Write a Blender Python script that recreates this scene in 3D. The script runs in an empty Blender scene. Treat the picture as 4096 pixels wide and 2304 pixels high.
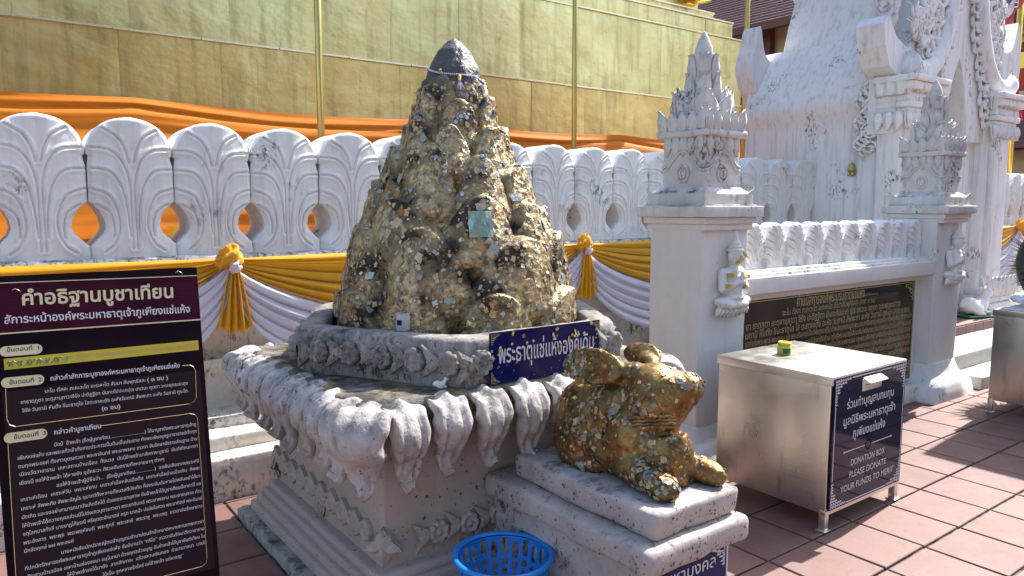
import bpy, bmesh, math, random
import numpy as np
from mathutils import Vector, Matrix, Euler
R = math.radians
scene = bpy.context.scene
COL = scene.collection
# ------------------------------------------------------------------ camera
cam = bpy.data.cameras.new("Camera")
cam.sensor_width = 36.0; cam.lens = 26.05; cam.clip_start = 0.05; cam.clip_end = 400
camo = bpy.data.objects.new("Camera", cam); COL.objects.link(camo)
PITCH = math.atan(332/2965.0)
camo.location = (0, 0, 1.6)
camo.rotation_euler = (math.pi/2 - PITCH, 0, R(53.6 - 90))
scene.camera = camo
# ------------------------------------------------------------------ world, sun, exposure
SUN_AZ, SUN_EL = 5.6, 48.0
w = bpy.data.worlds.new("World"); scene.world = w; w.use_nodes = True
wn = w.node_tree.nodes
sky = wn.new('ShaderNodeTexSky'); sky.sky_type = 'NISHITA'; sky.sun_disc = False
sky.sun_elevation = R(SUN_EL); sky.sun_rotation = R(90 - SUN_AZ)
sky.air_density = 1.0; sky.dust_density = 1.8; sky.ozone_density = 1.0
w.node_tree.links.new(sky.outputs[0], wn['Background'].inputs[0])
wn['Background'].inputs[1].default_value = 0.15
sl = bpy.data.lights.new("Sun", 'SUN'); sl.energy = 4.0; sl.angle = R(0.53); sl.color = (1.0, 0.955, 0.90)
so = bpy.data.objects.new("Sun", sl); COL.objects.link(so)
sd = Vector((math.cos(R(SUN_EL))*math.cos(R(SUN_AZ)), math.cos(R(SUN_EL))*math.sin(R(SUN_AZ)), math.sin(R(SUN_EL))))
so.rotation_euler = sd.to_track_quat('Z', 'Y').to_euler(); so.location = sd*30
vs = scene.view_settings
vs.view_transform = 'Standard'; vs.look = 'None'; vs.gamma = 1.0; vs.exposure = 1.32; vs.use_curve_mapping = False
scene.cycles.max_bounces = 8; scene.cycles.diffuse_bounces = 4; scene.cycles.glossy_bounces = 4
scene.cycles.transparent_max_bounces = 8; scene.cycles.caustics_reflective = False; scene.cycles.caustics_refractive = False
scene.cycles.sample_clamp_indirect = 6.0
rng = np.random.default_rng(7); random.seed(7)

# ------------------------------------------------------------------ noise
_T = np.random.default_rng(3).random(4096)
def _h(i, j, k, s):
    return _T[(i*73856093 ^ j*19349663 ^ k*83492791 ^ (s*2654435)) & 4095]
def vn(P, sc=1.0, s=0):
    P = np.asarray(P, float)*sc + 100.0
    i = np.floor(P).astype(np.int64); f = P - i; f = f*f*(3-2*f)
    r = 0
    for a in (0, 1):
        for b in (0, 1):
            for c in (0, 1):
                wgt = (f[..., 0] if a else 1-f[..., 0])*(f[..., 1] if b else 1-f[..., 1])*(f[..., 2] if c else 1-f[..., 2])
                r = r + wgt*_h(i[..., 0]+a, i[..., 1]+b, i[..., 2]+c, s)
    return r*2-1
def fbm(P, sc=1.0, s=0, o=3):
    r = 0; a = 1.0
    for q in range(o):
        r = r + a*vn(P, sc*2**q, s+q); a *= .5
    return r
def sm(x, a, b):
    t = np.clip((x-a)/(b-a), 0, 1); return t*t*(3-2*t)

# ------------------------------------------------------------------ object helpers
def wloc(o):
    v = Vector((0, 0, 0))
    while o is not None:
        v += o.location; o = o.parent
    return v
def mesh(name, V, F, mat=None, smooth=True):
    me = bpy.data.meshes.new(name)
    V = np.asarray(V, np.float32).reshape(-1, 3)
    if isinstance(F, np.ndarray) and F.ndim == 2:
        n, k = F.shape
        me.vertices.add(len(V)); me.vertices.foreach_set('co', V.ravel())
        me.loops.add(n*k); me.loops.foreach_set('vertex_index', F.astype(np.int32).ravel())
        me.polygons.add(n); me.polygons.foreach_set('loop_start', np.arange(0, n*k, k, dtype=np.int32))
        me.polygons.foreach_set('loop_total', np.full(n, k, np.int32))
        me.update(calc_edges=True); me.validate()
    else:
        me.from_pydata(V.tolist(), [], [list(map(int, f)) for f in F]); me.update()
    if smooth: me.polygons.foreach_set('use_smooth', np.ones(len(me.polygons), bool))
    if mat:
        for m in (mat if isinstance(mat, (list, tuple)) else [mat]): me.materials.append(m)
    return me
def put(me, name, parent=None, P=(0, 0, 0), rot=None, scale=None):
    """link a mesh as an object whose world position is P (parents are never rotated)"""
    o = bpy.data.objects.new(name, me); COL.objects.link(o)
    if parent is not None: o.parent = parent
    o.location = Vector(P) - (wloc(parent) if parent is not None else Vector((0, 0, 0)))
    if rot is not None: o.rotation_euler = rot
    if scale is not None: o.scale = scale if hasattr(scale, '__len__') else (scale,)*3
    return o
def mk(name, V, F, mat, parent=None, smooth=True, P=None):
    """V in world coordinates"""
    V = np.asarray(V, float).reshape(-1, 3)
    if P is None:
        P = wloc(parent) if parent is not None else Vector((V[:, 0].mean(), V[:, 1].mean(), V[:, 2].min()))
    me = mesh(name, V - np.array(P), F, mat, smooth)
    return put(me, name, parent, P)
def thing(name, loc, label, cat, group=None):
    o = bpy.data.objects.new(name, None); COL.objects.link(o); o.location = loc; o.empty_display_size = .1
    return tag(o, label, cat, group)
def tag(o, label=None, cat=None, group=None, kind=None):
    if label: o['label'] = label
    if cat: o['category'] = cat
    if group: o['group'] = group
    if kind: o['kind'] = kind
    return o
def sharp(o, ang=35):
    me = o.data
    try:
        me.set_sharp_from_angle(angle=R(ang))
    except Exception: pass
    return o

def grid_faces(m, n, closed=False, off=0):
    i, j = np.meshgrid(np.arange(m-1), np.arange(n if closed else n-1), indexing='ij')
    a = i*n+j; b = i*n+(j+1) % n; c = (i+1)*n+(j+1) % n; d = (i+1)*n+j
    return np.stack([a, b, c, d], -1).reshape(-1, 4)+off
def box(x0, x1, y0, y1, z0, z1):
    V = [(x, y, z) for z in (z0, z1) for (x, y) in ((x0, y0), (x1, y0), (x1, y1), (x0, y1))]
    return V, [(3, 2, 1, 0), (4, 5, 6, 7), (0, 1, 5, 4), (1, 2, 6, 5), (2, 3, 7, 6), (3, 0, 4, 7)]
def rbox(lo, hi, r=.01, res=.06, amp=.0, sc=8., seed=0):
    """rounded box with uneven hand-plastered faces; quads array"""
    lo = np.array(lo, float); hi = np.array(hi, float); r = min(r, *((hi-lo)/2.01))
    ax = []
    for a in range(3):
        n = max(1, int(round((hi[a]-lo[a]-2*r)/res)))
        c = np.concatenate([[lo[a], lo[a]+r*.35], np.linspace(lo[a]+r, hi[a]-r, n+1), [hi[a]-r*.35, hi[a]]]); ax.append(c)
    Vs = []; Fs = []; off = 0
    for a in range(3):
        b, c = (a+1) % 3, (a+2) % 3
        for side in (0, 1):
            u, v = np.meshgrid(ax[b], ax[c], indexing='ij')
            P = np.zeros(u.shape+(3,)); P[..., b] = u; P[..., c] = v; P[..., a] = hi[a] if side else lo[a]
            F = grid_faces(u.shape[0], u.shape[1], off=off)
            if not side: F = F[:, ::-1]
            Vs.append(P.reshape(-1, 3)); Fs.append(F); off += u.size
    V = np.concatenate(Vs); F = np.concatenate(Fs)
    key = np.round(V, 5); uq, idx, inv = np.unique(key, axis=0, return_index=True, return_inverse=True)
    V = V[idx]; F = inv.reshape(-1)[F]
    inner = np.clip(V, lo+r, hi-r); d = V-inner; L = np.linalg.norm(d, axis=1, keepdims=True); L[L == 0] = 1
    N = d/L; V = inner+N*r
    if amp: V = V+N*(amp*fbm(V, sc, seed))[:, None]
    return V, F
def RB(name, lo, hi, mat, parent=None, r=.01, res=.08, amp=.0, sc=8., seed=0, P=None):
    V, F = rbox(lo, hi, r, res, amp, sc, seed); return mk(name, V, F, mat, parent, True, P)
def join(parts):
    V = []; F = []; off = 0
    for v, f in parts:
        v = np.asarray(v, float).reshape(-1, 3); V.append(v); F += [tuple(int(i)+off for i in q) for q in f]; off += len(v)
    return np.concatenate(V), F
def joinq(parts):
    V = []; F = []; off = 0
    for v, f in parts:
        V.append(v); F.append(np.asarray(f)+off); off += len(v)
    return np.concatenate(V), np.concatenate(F)
def lathe(prof, n=32, c=(0, 0, 0), cap=True):
    a = np.arange(n)*2*math.pi/n
    V = np.array([[(r*math.cos(t)+c[0], r*math.sin(t)+c[1], z+c[2]) for t in a] for r, z in prof]).reshape(-1, 3)
    F = [tuple(q) for q in grid_faces(len(prof), n, True)]
    if cap:
        F.append(tuple(range(n-1, -1, -1))); F.append(tuple((len(prof)-1)*n+i for i in range(n)))
    return V, F
def tube(path, rad, n=8, cap=True):
    path = np.asarray(path, float); m = len(path)
    rad = np.full(m, rad) if np.isscalar(rad) else np.asarray(rad, float)
    T = np.gradient(path, axis=0); T /= np.linalg.norm(T, axis=1, keepdims=True)+1e-9
    up = np.array([0, 0, 1.]) if abs(T[0][2]) < .9 else np.array([1., 0, 0])
    Nn = np.cross(T, up); Nn /= np.linalg.norm(Nn, axis=1, keepdims=True)+1e-9; B = np.cross(T, Nn)
    a = np.arange(n)*2*math.pi/n
    V = path[:, None]+rad[:, None, None]*(np.cos(a)[None, :, None]*Nn[:, None]+np.sin(a)[None, :, None]*B[:, None])
    F = [tuple(q) for q in grid_faces(m, n, True)]
    if cap: F.append(tuple(range(n-1, -1, -1))); F.append(tuple((m-1)*n+i for i in range(n)))
    return V.reshape(-1, 3), F
def prism(poly, y0, y1):
    """polygon in XZ extruded along Y (y0 front)"""
    n = len(poly); V = [(x, y0, z) for x, z in poly]+[(x, y1, z) for x, z in poly]
    F = [tuple(range(n)), tuple(range(2*n-1, n-1, -1))]+[(i, i+n, (i+1) % n+n, (i+1) % n) for i in range(n)]
    return V, F
def catmull(pts, n=8):
    P = np.asarray(pts, float); P = np.vstack([2*P[0]-P[1], P, 2*P[-1]-P[-2]]); out = []
    for i in range(1, len(P)-2):
        for t in np.linspace(0, 1, n, endpoint=False):
            out.append(.5*((2*P[i])+(-P[i-1]+P[i+1])*t+(2*P[i-1]-5*P[i]+4*P[i+1]-P[i+2])*t*t+(-P[i-1]+3*P[i]-3*P[i+1]+P[i+2])*t**3))
    out.append(P[-2]); return np.array(out)

# --- sculpting: signed distance fields and surface nets
def rotm(e): return np.array(Euler([R(a) for a in e]).to_matrix())
def ell(c, r, e=(0, 0, 0)):
    c = np.array(c, float); r = np.array(r, float); M = rotm(e)
    def f(P):
        q = (P-c)@M; k0 = np.linalg.norm(q/r, axis=-1); k1 = np.linalg.norm(q/(r*r), axis=-1)+1e-9
        return k0*(k0-1)/k1
    return f
def cap(a, b, ra, rb):
    a = np.array(a, float); b = np.array(b, float); d = b-a; L = d@d
    def f(P):
        t = np.clip(((P-a)@d)/L, 0, 1); return np.linalg.norm(P-a-t[..., None]*d, axis=-1)-(ra+(rb-ra)*t)
    return f
def smin(a, b, k):
    h = np.clip(.5+.5*(b-a)/k, 0, 1); return b*(1-h)+a*h-k*h*(1-h)
def sculpt(fields, lo, hi, h, k=.02, cut=None, noise=None):
    lo = np.array(lo, float); hi = np.array(hi, float)
    n = np.ceil((hi-lo)/h).astype(int)+1
    ax = [lo[i]+np.arange(n[i])*h for i in range(3)]
    P = np.stack(np.meshgrid(*ax, indexing='ij'), -1)
    D = None
    for q in fields:
        kk = k
        if isinstance(q, tuple): q, kk = q
        v = q(P)
        if kk < 0: D = -smin(-D, v, -kk)      # carve
        else: D = v if D is None else smin(D, v, kk)
    if cut is not None: D = np.maximum(D, cut(P))
    if noise: D = D+noise(P)
    D[0], D[-1], D[:, 0], D[:, -1], D[:, :, 0], D[:, :, -1] = 9, 9, 9, 9, 9, 9
    S = D < 0
    nx, ny, nz = D.shape
    cs = np.zeros((nx-1, ny-1, nz-1, 3)); ct = np.zeros((nx-1, ny-1, nz-1))
    offs = [(a, b, c) for a in (0, 1) for b in (0, 1) for c in (0, 1)]
    def sl_(A, o): return A[o[0]:nx-1+o[0], o[1]:ny-1+o[1], o[2]:nz-1+o[2]]
    for o in offs:
        for ax_ in range(3):
            if o[ax_] == 0:
                o2 = list(o); o2[ax_] = 1
                d0, d1 = sl_(D, o), sl_(D, o2); m = (d0 < 0) != (d1 < 0)
                t = np.where(m, d0/np.where(m, d0-d1, 1), 0)
                for b in range(3): cs[..., b] += np.where(m, o[b]+(t if b == ax_ else 0), 0)
                ct += m
    act = ct > 0; idx = -np.ones(act.shape, int); idx[act] = np.arange(act.sum())
    g = np.stack(np.nonzero(act), -1); V = lo+(g+cs[act]/ct[act][:, None])*h
    Fs = []
    for ax_ in range(3):
        b, c = (ax_+1) % 3, (ax_+2) % 3
        sA = [slice(None)]*3; sB = [slice(None)]*3; sA[ax_] = slice(0, -1); sB[ax_] = slice(1, None)
        m = S[tuple(sA)] != S[tuple(sB)]
        I = np.stack(np.nonzero(m), -1); ok = (I[:, b] > 0) & (I[:, c] > 0); I = I[ok]
        ins = S[tuple(I.T)]
        def vid(db, dc):
            J = I.copy(); J[:, b] -= db; J[:, c] -= dc; return idx[tuple(J.T)]
        q = np.stack([vid(1, 1), vid(0, 1), vid(0, 0), vid(1, 0)], -1)
        q[~ins] = q[~ins][:, ::-1]; Fs.append(q)
    F = np.concatenate(Fs); F = F[(F >= 0).all(1)]
    return V, F

# ------------------------------------------------------------------ materials
def newmat(name):
    m = bpy.data.materials.new(name); m.use_nodes = True; nt = m.node_tree
    return m, nt, nt.nodes['Principled BSDF']
class NB:
    def __init__(s, nt): s.nt = nt; s.n = nt.nodes; s.l = nt.links
    def pos(s, scale=(1, 1, 1)):
        g = s.n.new('ShaderNodeNewGeometry'); mp = s.n.new('ShaderNodeMapping'); mp.inputs['Scale'].default_value = scale
        s.l.new(g.outputs['Position'], mp.inputs[0]); return mp.outputs[0]
    def obj(s, scale=(1, 1, 1)):
        g = s.n.new('ShaderNodeTexCoord'); mp = s.n.new('ShaderNodeMapping'); mp.inputs['Scale'].default_value = scale
        s.l.new(g.outputs['Object'], mp.inputs[0]); return mp.outputs[0]
    def noise(s, v, sc, det=4, rough=.55, dist=0):
        t = s.n.new('ShaderNodeTexNoise'); t.inputs['Scale'].default_value = sc; t.inputs['Detail'].default_value = det
        t.inputs['Roughness'].default_value = rough; t.inputs['Distortion'].default_value = dist
        s.l.new(v, t.inputs['Vector']); return t.outputs['Fac']
    def ramp(s, f, stops):
        t = s.n.new('ShaderNodeValToRGB'); e = t.color_ramp.elements
        while len(e) < len(stops): e.new(.5)
        for i, (p, c) in enumerate(stops):
            e[i].position = p; e[i].color = (c, c, c, 1) if np.isscalar(c) else tuple(c)+(1,)
        s.l.new(f, t.inputs[0]); return t.outputs[0]
    def math(s, op, a, b=None, clamp=False):
        t = s.n.new('ShaderNodeMath'); t.operation = op; t.use_clamp = clamp
        for i, x in enumerate((a, b)):
            if x is None: continue
            if np.isscalar(x): t.inputs[i].default_value = x
            else: s.l.new(x, t.inputs[i])
        return t.outputs[0]
    def mix(s, f, a, b, mode='MIX'):
        t = s.n.new('ShaderNodeMix'); t.data_type = 'RGBA'; t.blend_type = mode
        for i, x in ((0, f), (6, a), (7, b)):
            if np.isscalar(x): t.inputs[i].default_value = x
            elif isinstance(x, (tuple, list)): t.inputs[i].default_value = tuple(x)+(1,)
            else: s.l.new(x, t.inputs[i])
        return t.outputs[2]
    def bump(s, h, strength=.3, dist=.01, normal=None):
        t = s.n.new('ShaderNodeBump'); t.inputs['Strength'].default_value = strength; t.inputs['Distance'].default_value = dist
        s.l.new(h, t.inputs['Height'])
        if normal is not None: s.l.new(normal, t.inputs['Normal'])
        return t.outputs[0]
    def nz(s):
        g = s.n.new('ShaderNodeNewGeometry'); x = s.n.new('ShaderNodeSeparateXYZ'); s.l.new(g.outputs['Normal'], x.inputs[0]); return x.outputs[2]
def plaster(name, a=(.81, .795, .76), b=(.70, .685, .65), stain=.5, top=.0, spots=.0, moss=(.014, .014, .012), rough=.75, bump=.25, streak=.5, lichen=0.):
    m, nt, p = newmat(name); N = NB(nt); v = N.pos()
    n1 = N.noise(v, 2.3, 5); n2 = N.noise(v, 14, 6, .65)
    c = N.mix(N.ramp(N.math('ADD', N.math('MULTIPLY', n1, .6), N.math('MULTIPLY', n2, .4)), [(.38, 0.), (.62, 1.)]), b, a)
    sv = N.pos((22, 22, 1.6)); st = N.noise(sv, 1.0, 4, .6)
    c = N.mix(N.math('MULTIPLY', N.ramp(st, [(.50, 0.), (.72, 1.)]), streak), c, (.42, .39, .36))
    # mould blotches
    big = N.noise(v, 3.1, 3, .5); fine = N.noise(N.pos((1, 1, .55)), 38, 5, .7)
    mask = N.math('MULTIPLY', N.ramp(big, [(.60-.16*stain, 0.), (.70-.10*stain, 1.)]), N.ramp(fine, [(.50, 0.), (.60, 1.)]))
    if top:
        up = N.ramp(N.nz(), [(.25, 0.), (.8, 1.)])
        tf = N.ramp(N.noise(v, 9, 5, .7), [(.62-.25*top, 0.), (.72-.12*top, 1.)])
        mask = N.math('MAXIMUM', mask, N.math('MULTIPLY', up, tf))
    c = N.mix(N.math('MULTIPLY', mask, .85), c, moss)
    if lichen:
        lm = N.math('MULTIPLY', N.ramp(N.nz(), [(.4, 0.), (.9, 1.)]), N.ramp(N.noise(v, 7, 4, .6), [(.52, 0.), (.62, 1.)]))
        c = N.mix(N.math('MULTIPLY', lm, lichen), c, (.30, .22, .07))
    if spots:
        sp = N.ramp(N.noise(v, 55, 2, .4), [(.70-.05*spots, 0.), (.73-.05*spots, 1.)])
        c = N.mix(N.math('MULTIPLY', sp, .8), c, (.10, .05, .03))
    nt.links.new(c, p.inputs['Base Color']); p.inputs['Roughness'].default_value = rough
    p.inputs['Specular IOR Level'].default_value = .25
    h = N.math('ADD', N.math('MULTIPLY', N.noise(v, 28, 5, .6), .7), N.math('MULTIPLY', N.noise(N.pos((60, 60, 9)), 1, 3), .35))
    nt.links.new(N.bump(h, bump, .012), p.inputs['Normal'])
    return m
def simple(name, col, rough=.5, metal=0., var=.08, sc=20, bump=.0, spec=.5, vec='obj', coat=0.):
    m, nt, p = newmat(name); N = NB(nt); v = N.obj() if vec == 'obj' else N.pos()
    n = N.noise(v, sc, 4)
    lo = tuple(max(0, c*(1-var*2)) for c in col); hi = tuple(min(1, c*(1+var)) for c in col)
    nt.links.new(N.mix(n, lo, hi), p.inputs['Base Color'])
    p.inputs['Roughness'].default_value = rough; p.inputs['Metallic'].default_value = metal
    p.inputs['Specular IOR Level'].default_value = spec; p.inputs['Coat Weight'].default_value = coat
    if bump: nt.links.new(N.bump(N.noise(v, sc*2.5, 4), bump, .006), p.inputs['Normal'])
    return m
M = {}
M['white'] = plaster('white_plaster', stain=.10, top=.05, streak=.25)
M['wallface'] = plaster('white_merlon_plaster', a=(.81, .80, .77), b=(.73, .715, .68), stain=.16, top=.0, streak=.35)
M['ledge'] = plaster('mouldy_ledge_plaster', a=(.74, .73, .70), b=(.58, .56, .53), stain=1.7, top=.8, streak=.7)
M['step'] = plaster('weathered_step_plaster', a=(.74, .69, .60), b=(.58, .53, .46), stain=.45, top=.25, streak=.35)
M['gate'] = plaster('gate_plaster', a=(.81, .80, .78), b=(.75, .735, .71), stain=.12, top=.0, streak=.55, bump=.12)
M['carve'] = plaster('carved_stucco', a=(.78, .77, .74), b=(.67, .66, .63), stain=.08, top=.05, streak=.1, bump=.35)
M['spire'] = plaster('spire_plaster', a=(.72, .71, .67), b=(.54, .52, .49), stain=.62, top=.55, streak=.5, bump=.35)
M['pillar'] = plaster('pillar_plaster', a=(.74, .725, .68), b=(.68, .655, .61), stain=-.3, top=0., streak=.15, bump=.1)
M['petal'] = plaster('petal_plaster', a=(.60, .555, .52), b=(.30, .265, .24), stain=.60, top=.60, spots=.05, streak=.45, bump=.9)
M['ledgetop'] = plaster('mossy_pedestal_top', a=(.22, .20, .16), b=(.075, .07, .058), stain=1.2, top=.85, spots=.6, lichen=.7, bump=.6)
M['tray'] = plaster('sooty_tray_plaster', a=(.34, .31, .29), b=(.14, .127, .117), stain=.75, top=.45, spots=.8, streak=.7, bump=.6, lichen=.3)
M['body'] = plaster('pedestal_plaster', a=(.43, .355, .31), b=(.35, .29, .25), stain=-.1, top=0., spots=.35, streak=.15, bump=.2)
M['slab'] = plaster('rabbit_slab_plaster', a=(.48, .42, .395), b=(.31, .27, .25), stain=.30, top=.45, spots=.35, streak=.6, bump=.35, lichen=.2)
M['mossedge'] = plaster('mossy_edge', a=(.40, .38, .33), b=(.20, .19, .17), stain=1.1, top=.6, bump=.9)
M['concrete'] = plaster('concrete_step', a=(.56, .54, .48), b=(.42, .40, .36), stain=.35, top=.1, streak=.5)
M['black'] = simple('black_print', (.012, .012, .016), .45)
M['whitepaint'] = simple('white_lettering', (.62, .62, .66), .5)
M['cream'] = simple('cream_lettering', (.62, .58, .36), .5)
M['gold_letter'] = simple('gold_lettering', (.42, .33, .15), .4, .3)
M['steel'] = None
# floor tiles
def tilemat():
    m, nt, p = newmat('terracotta_tile'); N = NB(nt); v = N.pos()
    oi = nt.nodes.new('ShaderNodeObjectInfo')
    c = N.mix(oi.outputs['Random'], (.150, .070, .054), (.200, .101, .080))
    c = N.mix(N.ramp(N.noise(v, 5, 5, .6), [(.35, 0.), (.7, 1.)]), c, (.200, .112, .094))
    c = N.mix(N.math('MULTIPLY', N.ramp(N.noise(v, 11, 5, .7), [(.56, 0.), (.75, 1.)]), .5), c, (.09, .05, .04))
    c = N.mix(N.math('MULTIPLY', N.ramp(N.noise(v, 60, 3, .6), [(.66, 0.), (.72, 1.)]), .4), c, (.34, .27, .24))
    nt.links.new(c, p.inputs['Base Color']); p.inputs['Roughness'].default_value = .62
    nt.links.new(N.bump(N.noise(v, 40, 5, .6), .12, .01), p.inputs['Normal'])
    return m
M['tile'] = tilemat()
def groutmat():
    m, nt, p = newmat('mouldy_grout'); N = NB(nt); v = N.pos()
    c = N.mix(N.ramp(N.noise(v, 14, 6, .75), [(.42, 0.), (.58, 1.)]), (.20, .165, .13), (.022, .020, .016))
    nt.links.new(c, p.inputs['Base Color']); p.inputs['Roughness'].default_value = .9
    nt.links.new(N.bump(N.noise(v, 60, 5), .6, .01), p.inputs['Normal']); return m
M['grout'] = groutmat()
def brassmat(nm, c1, c2, c3):
    m, nt, p = newmat(nm); N = NB(nt); v = N.pos()
    oi = nt.nodes.new('ShaderNodeObjectInfo')
    g = N.mix(N.ramp(N.noise(v, 1.3, 4, .6), [(.35, 0.), (.65, 1.)]), c1, c2)
    g = N.mix(N.math('MULTIPLY', oi.outputs['Random'], .35), g, c3)
    g = N.mix(N.math('MULTIPLY', N.ramp(N.noise(N.pos((9, 9, .8)), 1, 5, .6), [(.50, 0.), (.72, 1.)]), .65), g, (.36, .28, .12))
    g = N.mix(N.math('MULTIPLY', N.ramp(N.noise(v, 6, 6, .75), [(.60, 0.), (.70, 1.)]), .5), g, (.30, .19, .07))
    nt.links.new(g, p.inputs['Base Color']); p.inputs['Metallic'].default_value = 1.
    nt.links.new(N.ramp(N.noise(v, 3, 5), [(.3, .34), (.7, .5)]), p.inputs['Roughness'])
    h = N.math('ADD', N.math('MULTIPLY', N.noise(N.pos((1, 1, 1.6)), 2.6, 3, .5), 1.), N.math('MULTIPLY', N.noise(v, 9, 5, .6), .22))
    nt.links.new(N.bump(h, .28, .06), p.inputs['Normal']); return m
M['brass'] = brassmat('gilded_copper_sheet', (.68, .58, .25), (.80, .70, .34), (.60, .51, .21))
M['brass_low_reflect'] = brassmat('gilded_copper_orange_reflection', (.68, .46, .16), (.78, .58, .24), (.60, .40, .14))  # orange reflected from cloth and floor put into the lower sheets' colour
M['brassedge'] = simple('brass_edge_strip', (.90, .78, .50), .35, .8, .1)
M['pole'] = simple('gold_pole', (.62, .47, .16), .35, .85, .1, 6)
M['brightgold'] = simple('bright_gold', (.95, .62, .10), .3, .7, .15, 12)
def clothmat(name, col, tr=.25):
    m, nt, p = newmat(name); N = NB(nt); v = N.pos()
    c = N.mix(N.noise(v, 5, 3), tuple(x*.82 for x in col), col)
    nt.links.new(c, p.inputs['Base Color']); p.inputs['Roughness'].default_value = .7; p.inputs['Sheen Weight'].default_value = .3
    p.inputs['Specular IOR Level'].default_value = .2
    t = nt.nodes.new('ShaderNodeBsdfTranslucent'); mx = nt.nodes.new('ShaderNodeMixShader'); mx.inputs[0].default_value = tr
    nt.links.new(c, t.inputs[0]); nt.links.new(p.outputs[0], mx.inputs[1]); nt.links.new(t.outputs[0], mx.inputs[2])
    nt.links.new(mx.outputs[0], nt.nodes['Material Output'].inputs[0])
    nt.links.new(N.bump(N.noise(N.pos((40, 40, 40)), 3, 2), .05, .003), p.inputs['Normal']); return m
M['orange'] = clothmat('orange_satin', (.92, .26, .008), .25)
M['yellow'] = clothmat('yellow_satin', (.88, .44, .015), .25)
M['wcloth'] = clothmat('white_chiffon', (.84, .80, .90), .3)
M['flagred'] = clothmat('red_flag', (.62, .02, .03), .3)
M['flagwhite'] = clothmat('white_flag', (.85, .83, .85), .3)
M['flagblue'] = clothmat('blue_flag', (.02, .03, .14), .3)
def goldcone():
    m, nt, p = newmat('gilded_crust'); N = NB(nt); v = N.pos()
    a = N.noise(v, 6.5, 5, .6); b = N.noise(v, 26, 5, .65)
    g = N.mix(N.ramp(b, [(.38, 0.), (.62, 1.)]), (.12, .085, .042), (.60, .48, .26))
    g = N.mix(N.ramp(a, [(.47, 0.), (.60, 1.)]), g, (.042, .028, .016))
    g = N.mix(N.math('MULTIPLY', N.ramp(N.noise(v, 16, 4, .6), [(.58, 0.), (.66, 1.)]), .7), g, (.50, .24, .07))
    sx = nt.nodes.new('ShaderNodeSeparateXYZ'); ge = nt.nodes.new('ShaderNodeNewGeometry'); nt.links.new(ge.outputs['Position'], sx.inputs[0])
    tp = N.ramp(N.math('ADD', N.math('MULTIPLY', N.math('SUBTRACT', sx.outputs[2], 2.02), 2.8), N.math('MULTIPLY', N.noise(v, 9, 4), .5)), [(.45, 0.), (.75, 1.)])
    g = N.mix(tp, g, N.mix(b, (.025, .025, .027), (.10, .095, .09)))
    nt.links.new(g, p.inputs['Base Color'])
    nt.links.new(N.math('MULTIPLY', N.ramp(b, [(.40, .1), (.60, .85)]), N.math('SUBTRACT', 1, N.math('MULTIPLY', tp, .9))), p.inputs['Metallic'])
    nt.links.new(N.ramp(a, [(.3, .32), (.7, .6)]), p.inputs['Roughness'])
    nt.links.new(N.bump(N.math('ADD', a, N.math('MULTIPLY', b, .6)), .8, .02), p.inputs['Normal']); return m
M['cone'] = goldcone()
def leafmat():
    m, nt, p = newmat('gold_leaf_squares'); N = NB(nt)
    at = nt.nodes.new('ShaderNodeAttribute'); at.attribute_name = 'tint'
    c = N.mix(N.math('MULTIPLY', N.ramp(N.noise(N.pos(), 90, 4, .7), [(.52, 0.), (.66, 1.)]), .5), at.outputs['Color'], (.16, .09, .04))
    nt.links.new(c, p.inputs['Base Color']); p.inputs['Metallic'].default_value = .35; p.inputs['Roughness'].default_value = .42
    nt.links.new(N.bump(N.noise(N.pos(), 70, 3), .5, .01), p.inputs['Normal']); return m
M['leaf'] = leafmat()
def rabbitmat():
    m, nt, p = newmat('gilded_bronze'); N = NB(nt); v = N.pos()
    a = N.noise(v, 9, 6, .65); b = N.noise(v, 45, 5, .7)
    g = N.mix(N.ramp(a, [(.36, 0.), (.62, 1.)]), (.045, .030, .014), (.28, .185, .062))
    g = N.mix(N.ramp(N.noise(v, 13, 5, .7), [(.50, 0.), (.62, 1.)]), g, (.24, .095, .030))
    g = N.mix(N.math('MULTIPLY', N.ramp(b, [(.55, 0.), (.68, 1.)]), .6), g, (.58, .45, .22))
    nt.links.new(g, p.inputs['Base Color']); p.inputs['Metallic'].default_value = .8
    nt.links.new(N.ramp(b, [(.3, .34), (.7, .58)]), p.inputs['Roughness'])
    nt.links.new(N.bump(N.math('ADD', N.noise(v, 22, 5), N.math('MULTIPLY', b, .4)), .35, .012), p.inputs['Normal']); return m
M['rabbit'] = rabbitmat()
def steelmat():
    m, nt, p = newmat('brushed_steel'); N = NB(nt); v = N.obj()
    c = N.mix(N.noise(v, 3, 5), (.62, .60, .54), (.78, .76, .70))
    c = N.mix(N.math('MULTIPLY', N.ramp(N.noise(N.obj((6, 6, 1)), 2, 5, .7), [(.58, 0.), (.7, 1.)]), .5), c, (.33, .29, .24))
    nt.links.new(c, p.inputs['Base Color']); p.inputs['Metallic'].default_value = 1.
    nt.links.new(N.ramp(N.noise(v, 7, 5), [(.3, .26), (.7, .42)]), p.inputs['Roughness'])
    nt.links.new(N.bump(N.math('ADD', N.noise(N.obj((3, 3, 300)), 1, 3), N.math('MULTIPLY', N.noise(v, 2.5, 2), 3)), .12, .01), p.inputs['Normal']); return m
M['steel'] = steelmat()
def navymat(name, a, b, rough=.18, spec=.28):
    m, nt, p = newmat(name); N = NB(nt); v = N.pos()
    nt.links.new(N.mix(N.noise(v, 4, 3), a, b), p.inputs['Base Color']); p.inputs['Roughness'].default_value = rough; p.inputs['Specular IOR Level'].default_value = spec
    nt.links.new(N.bump(N.noise(v, 6, 3), .04, .01), p.inputs['Normal']); return m
M['navy'] = navymat('navy_acrylic', (.003, .003, .022), (.004, .004, .030), .06)
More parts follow.
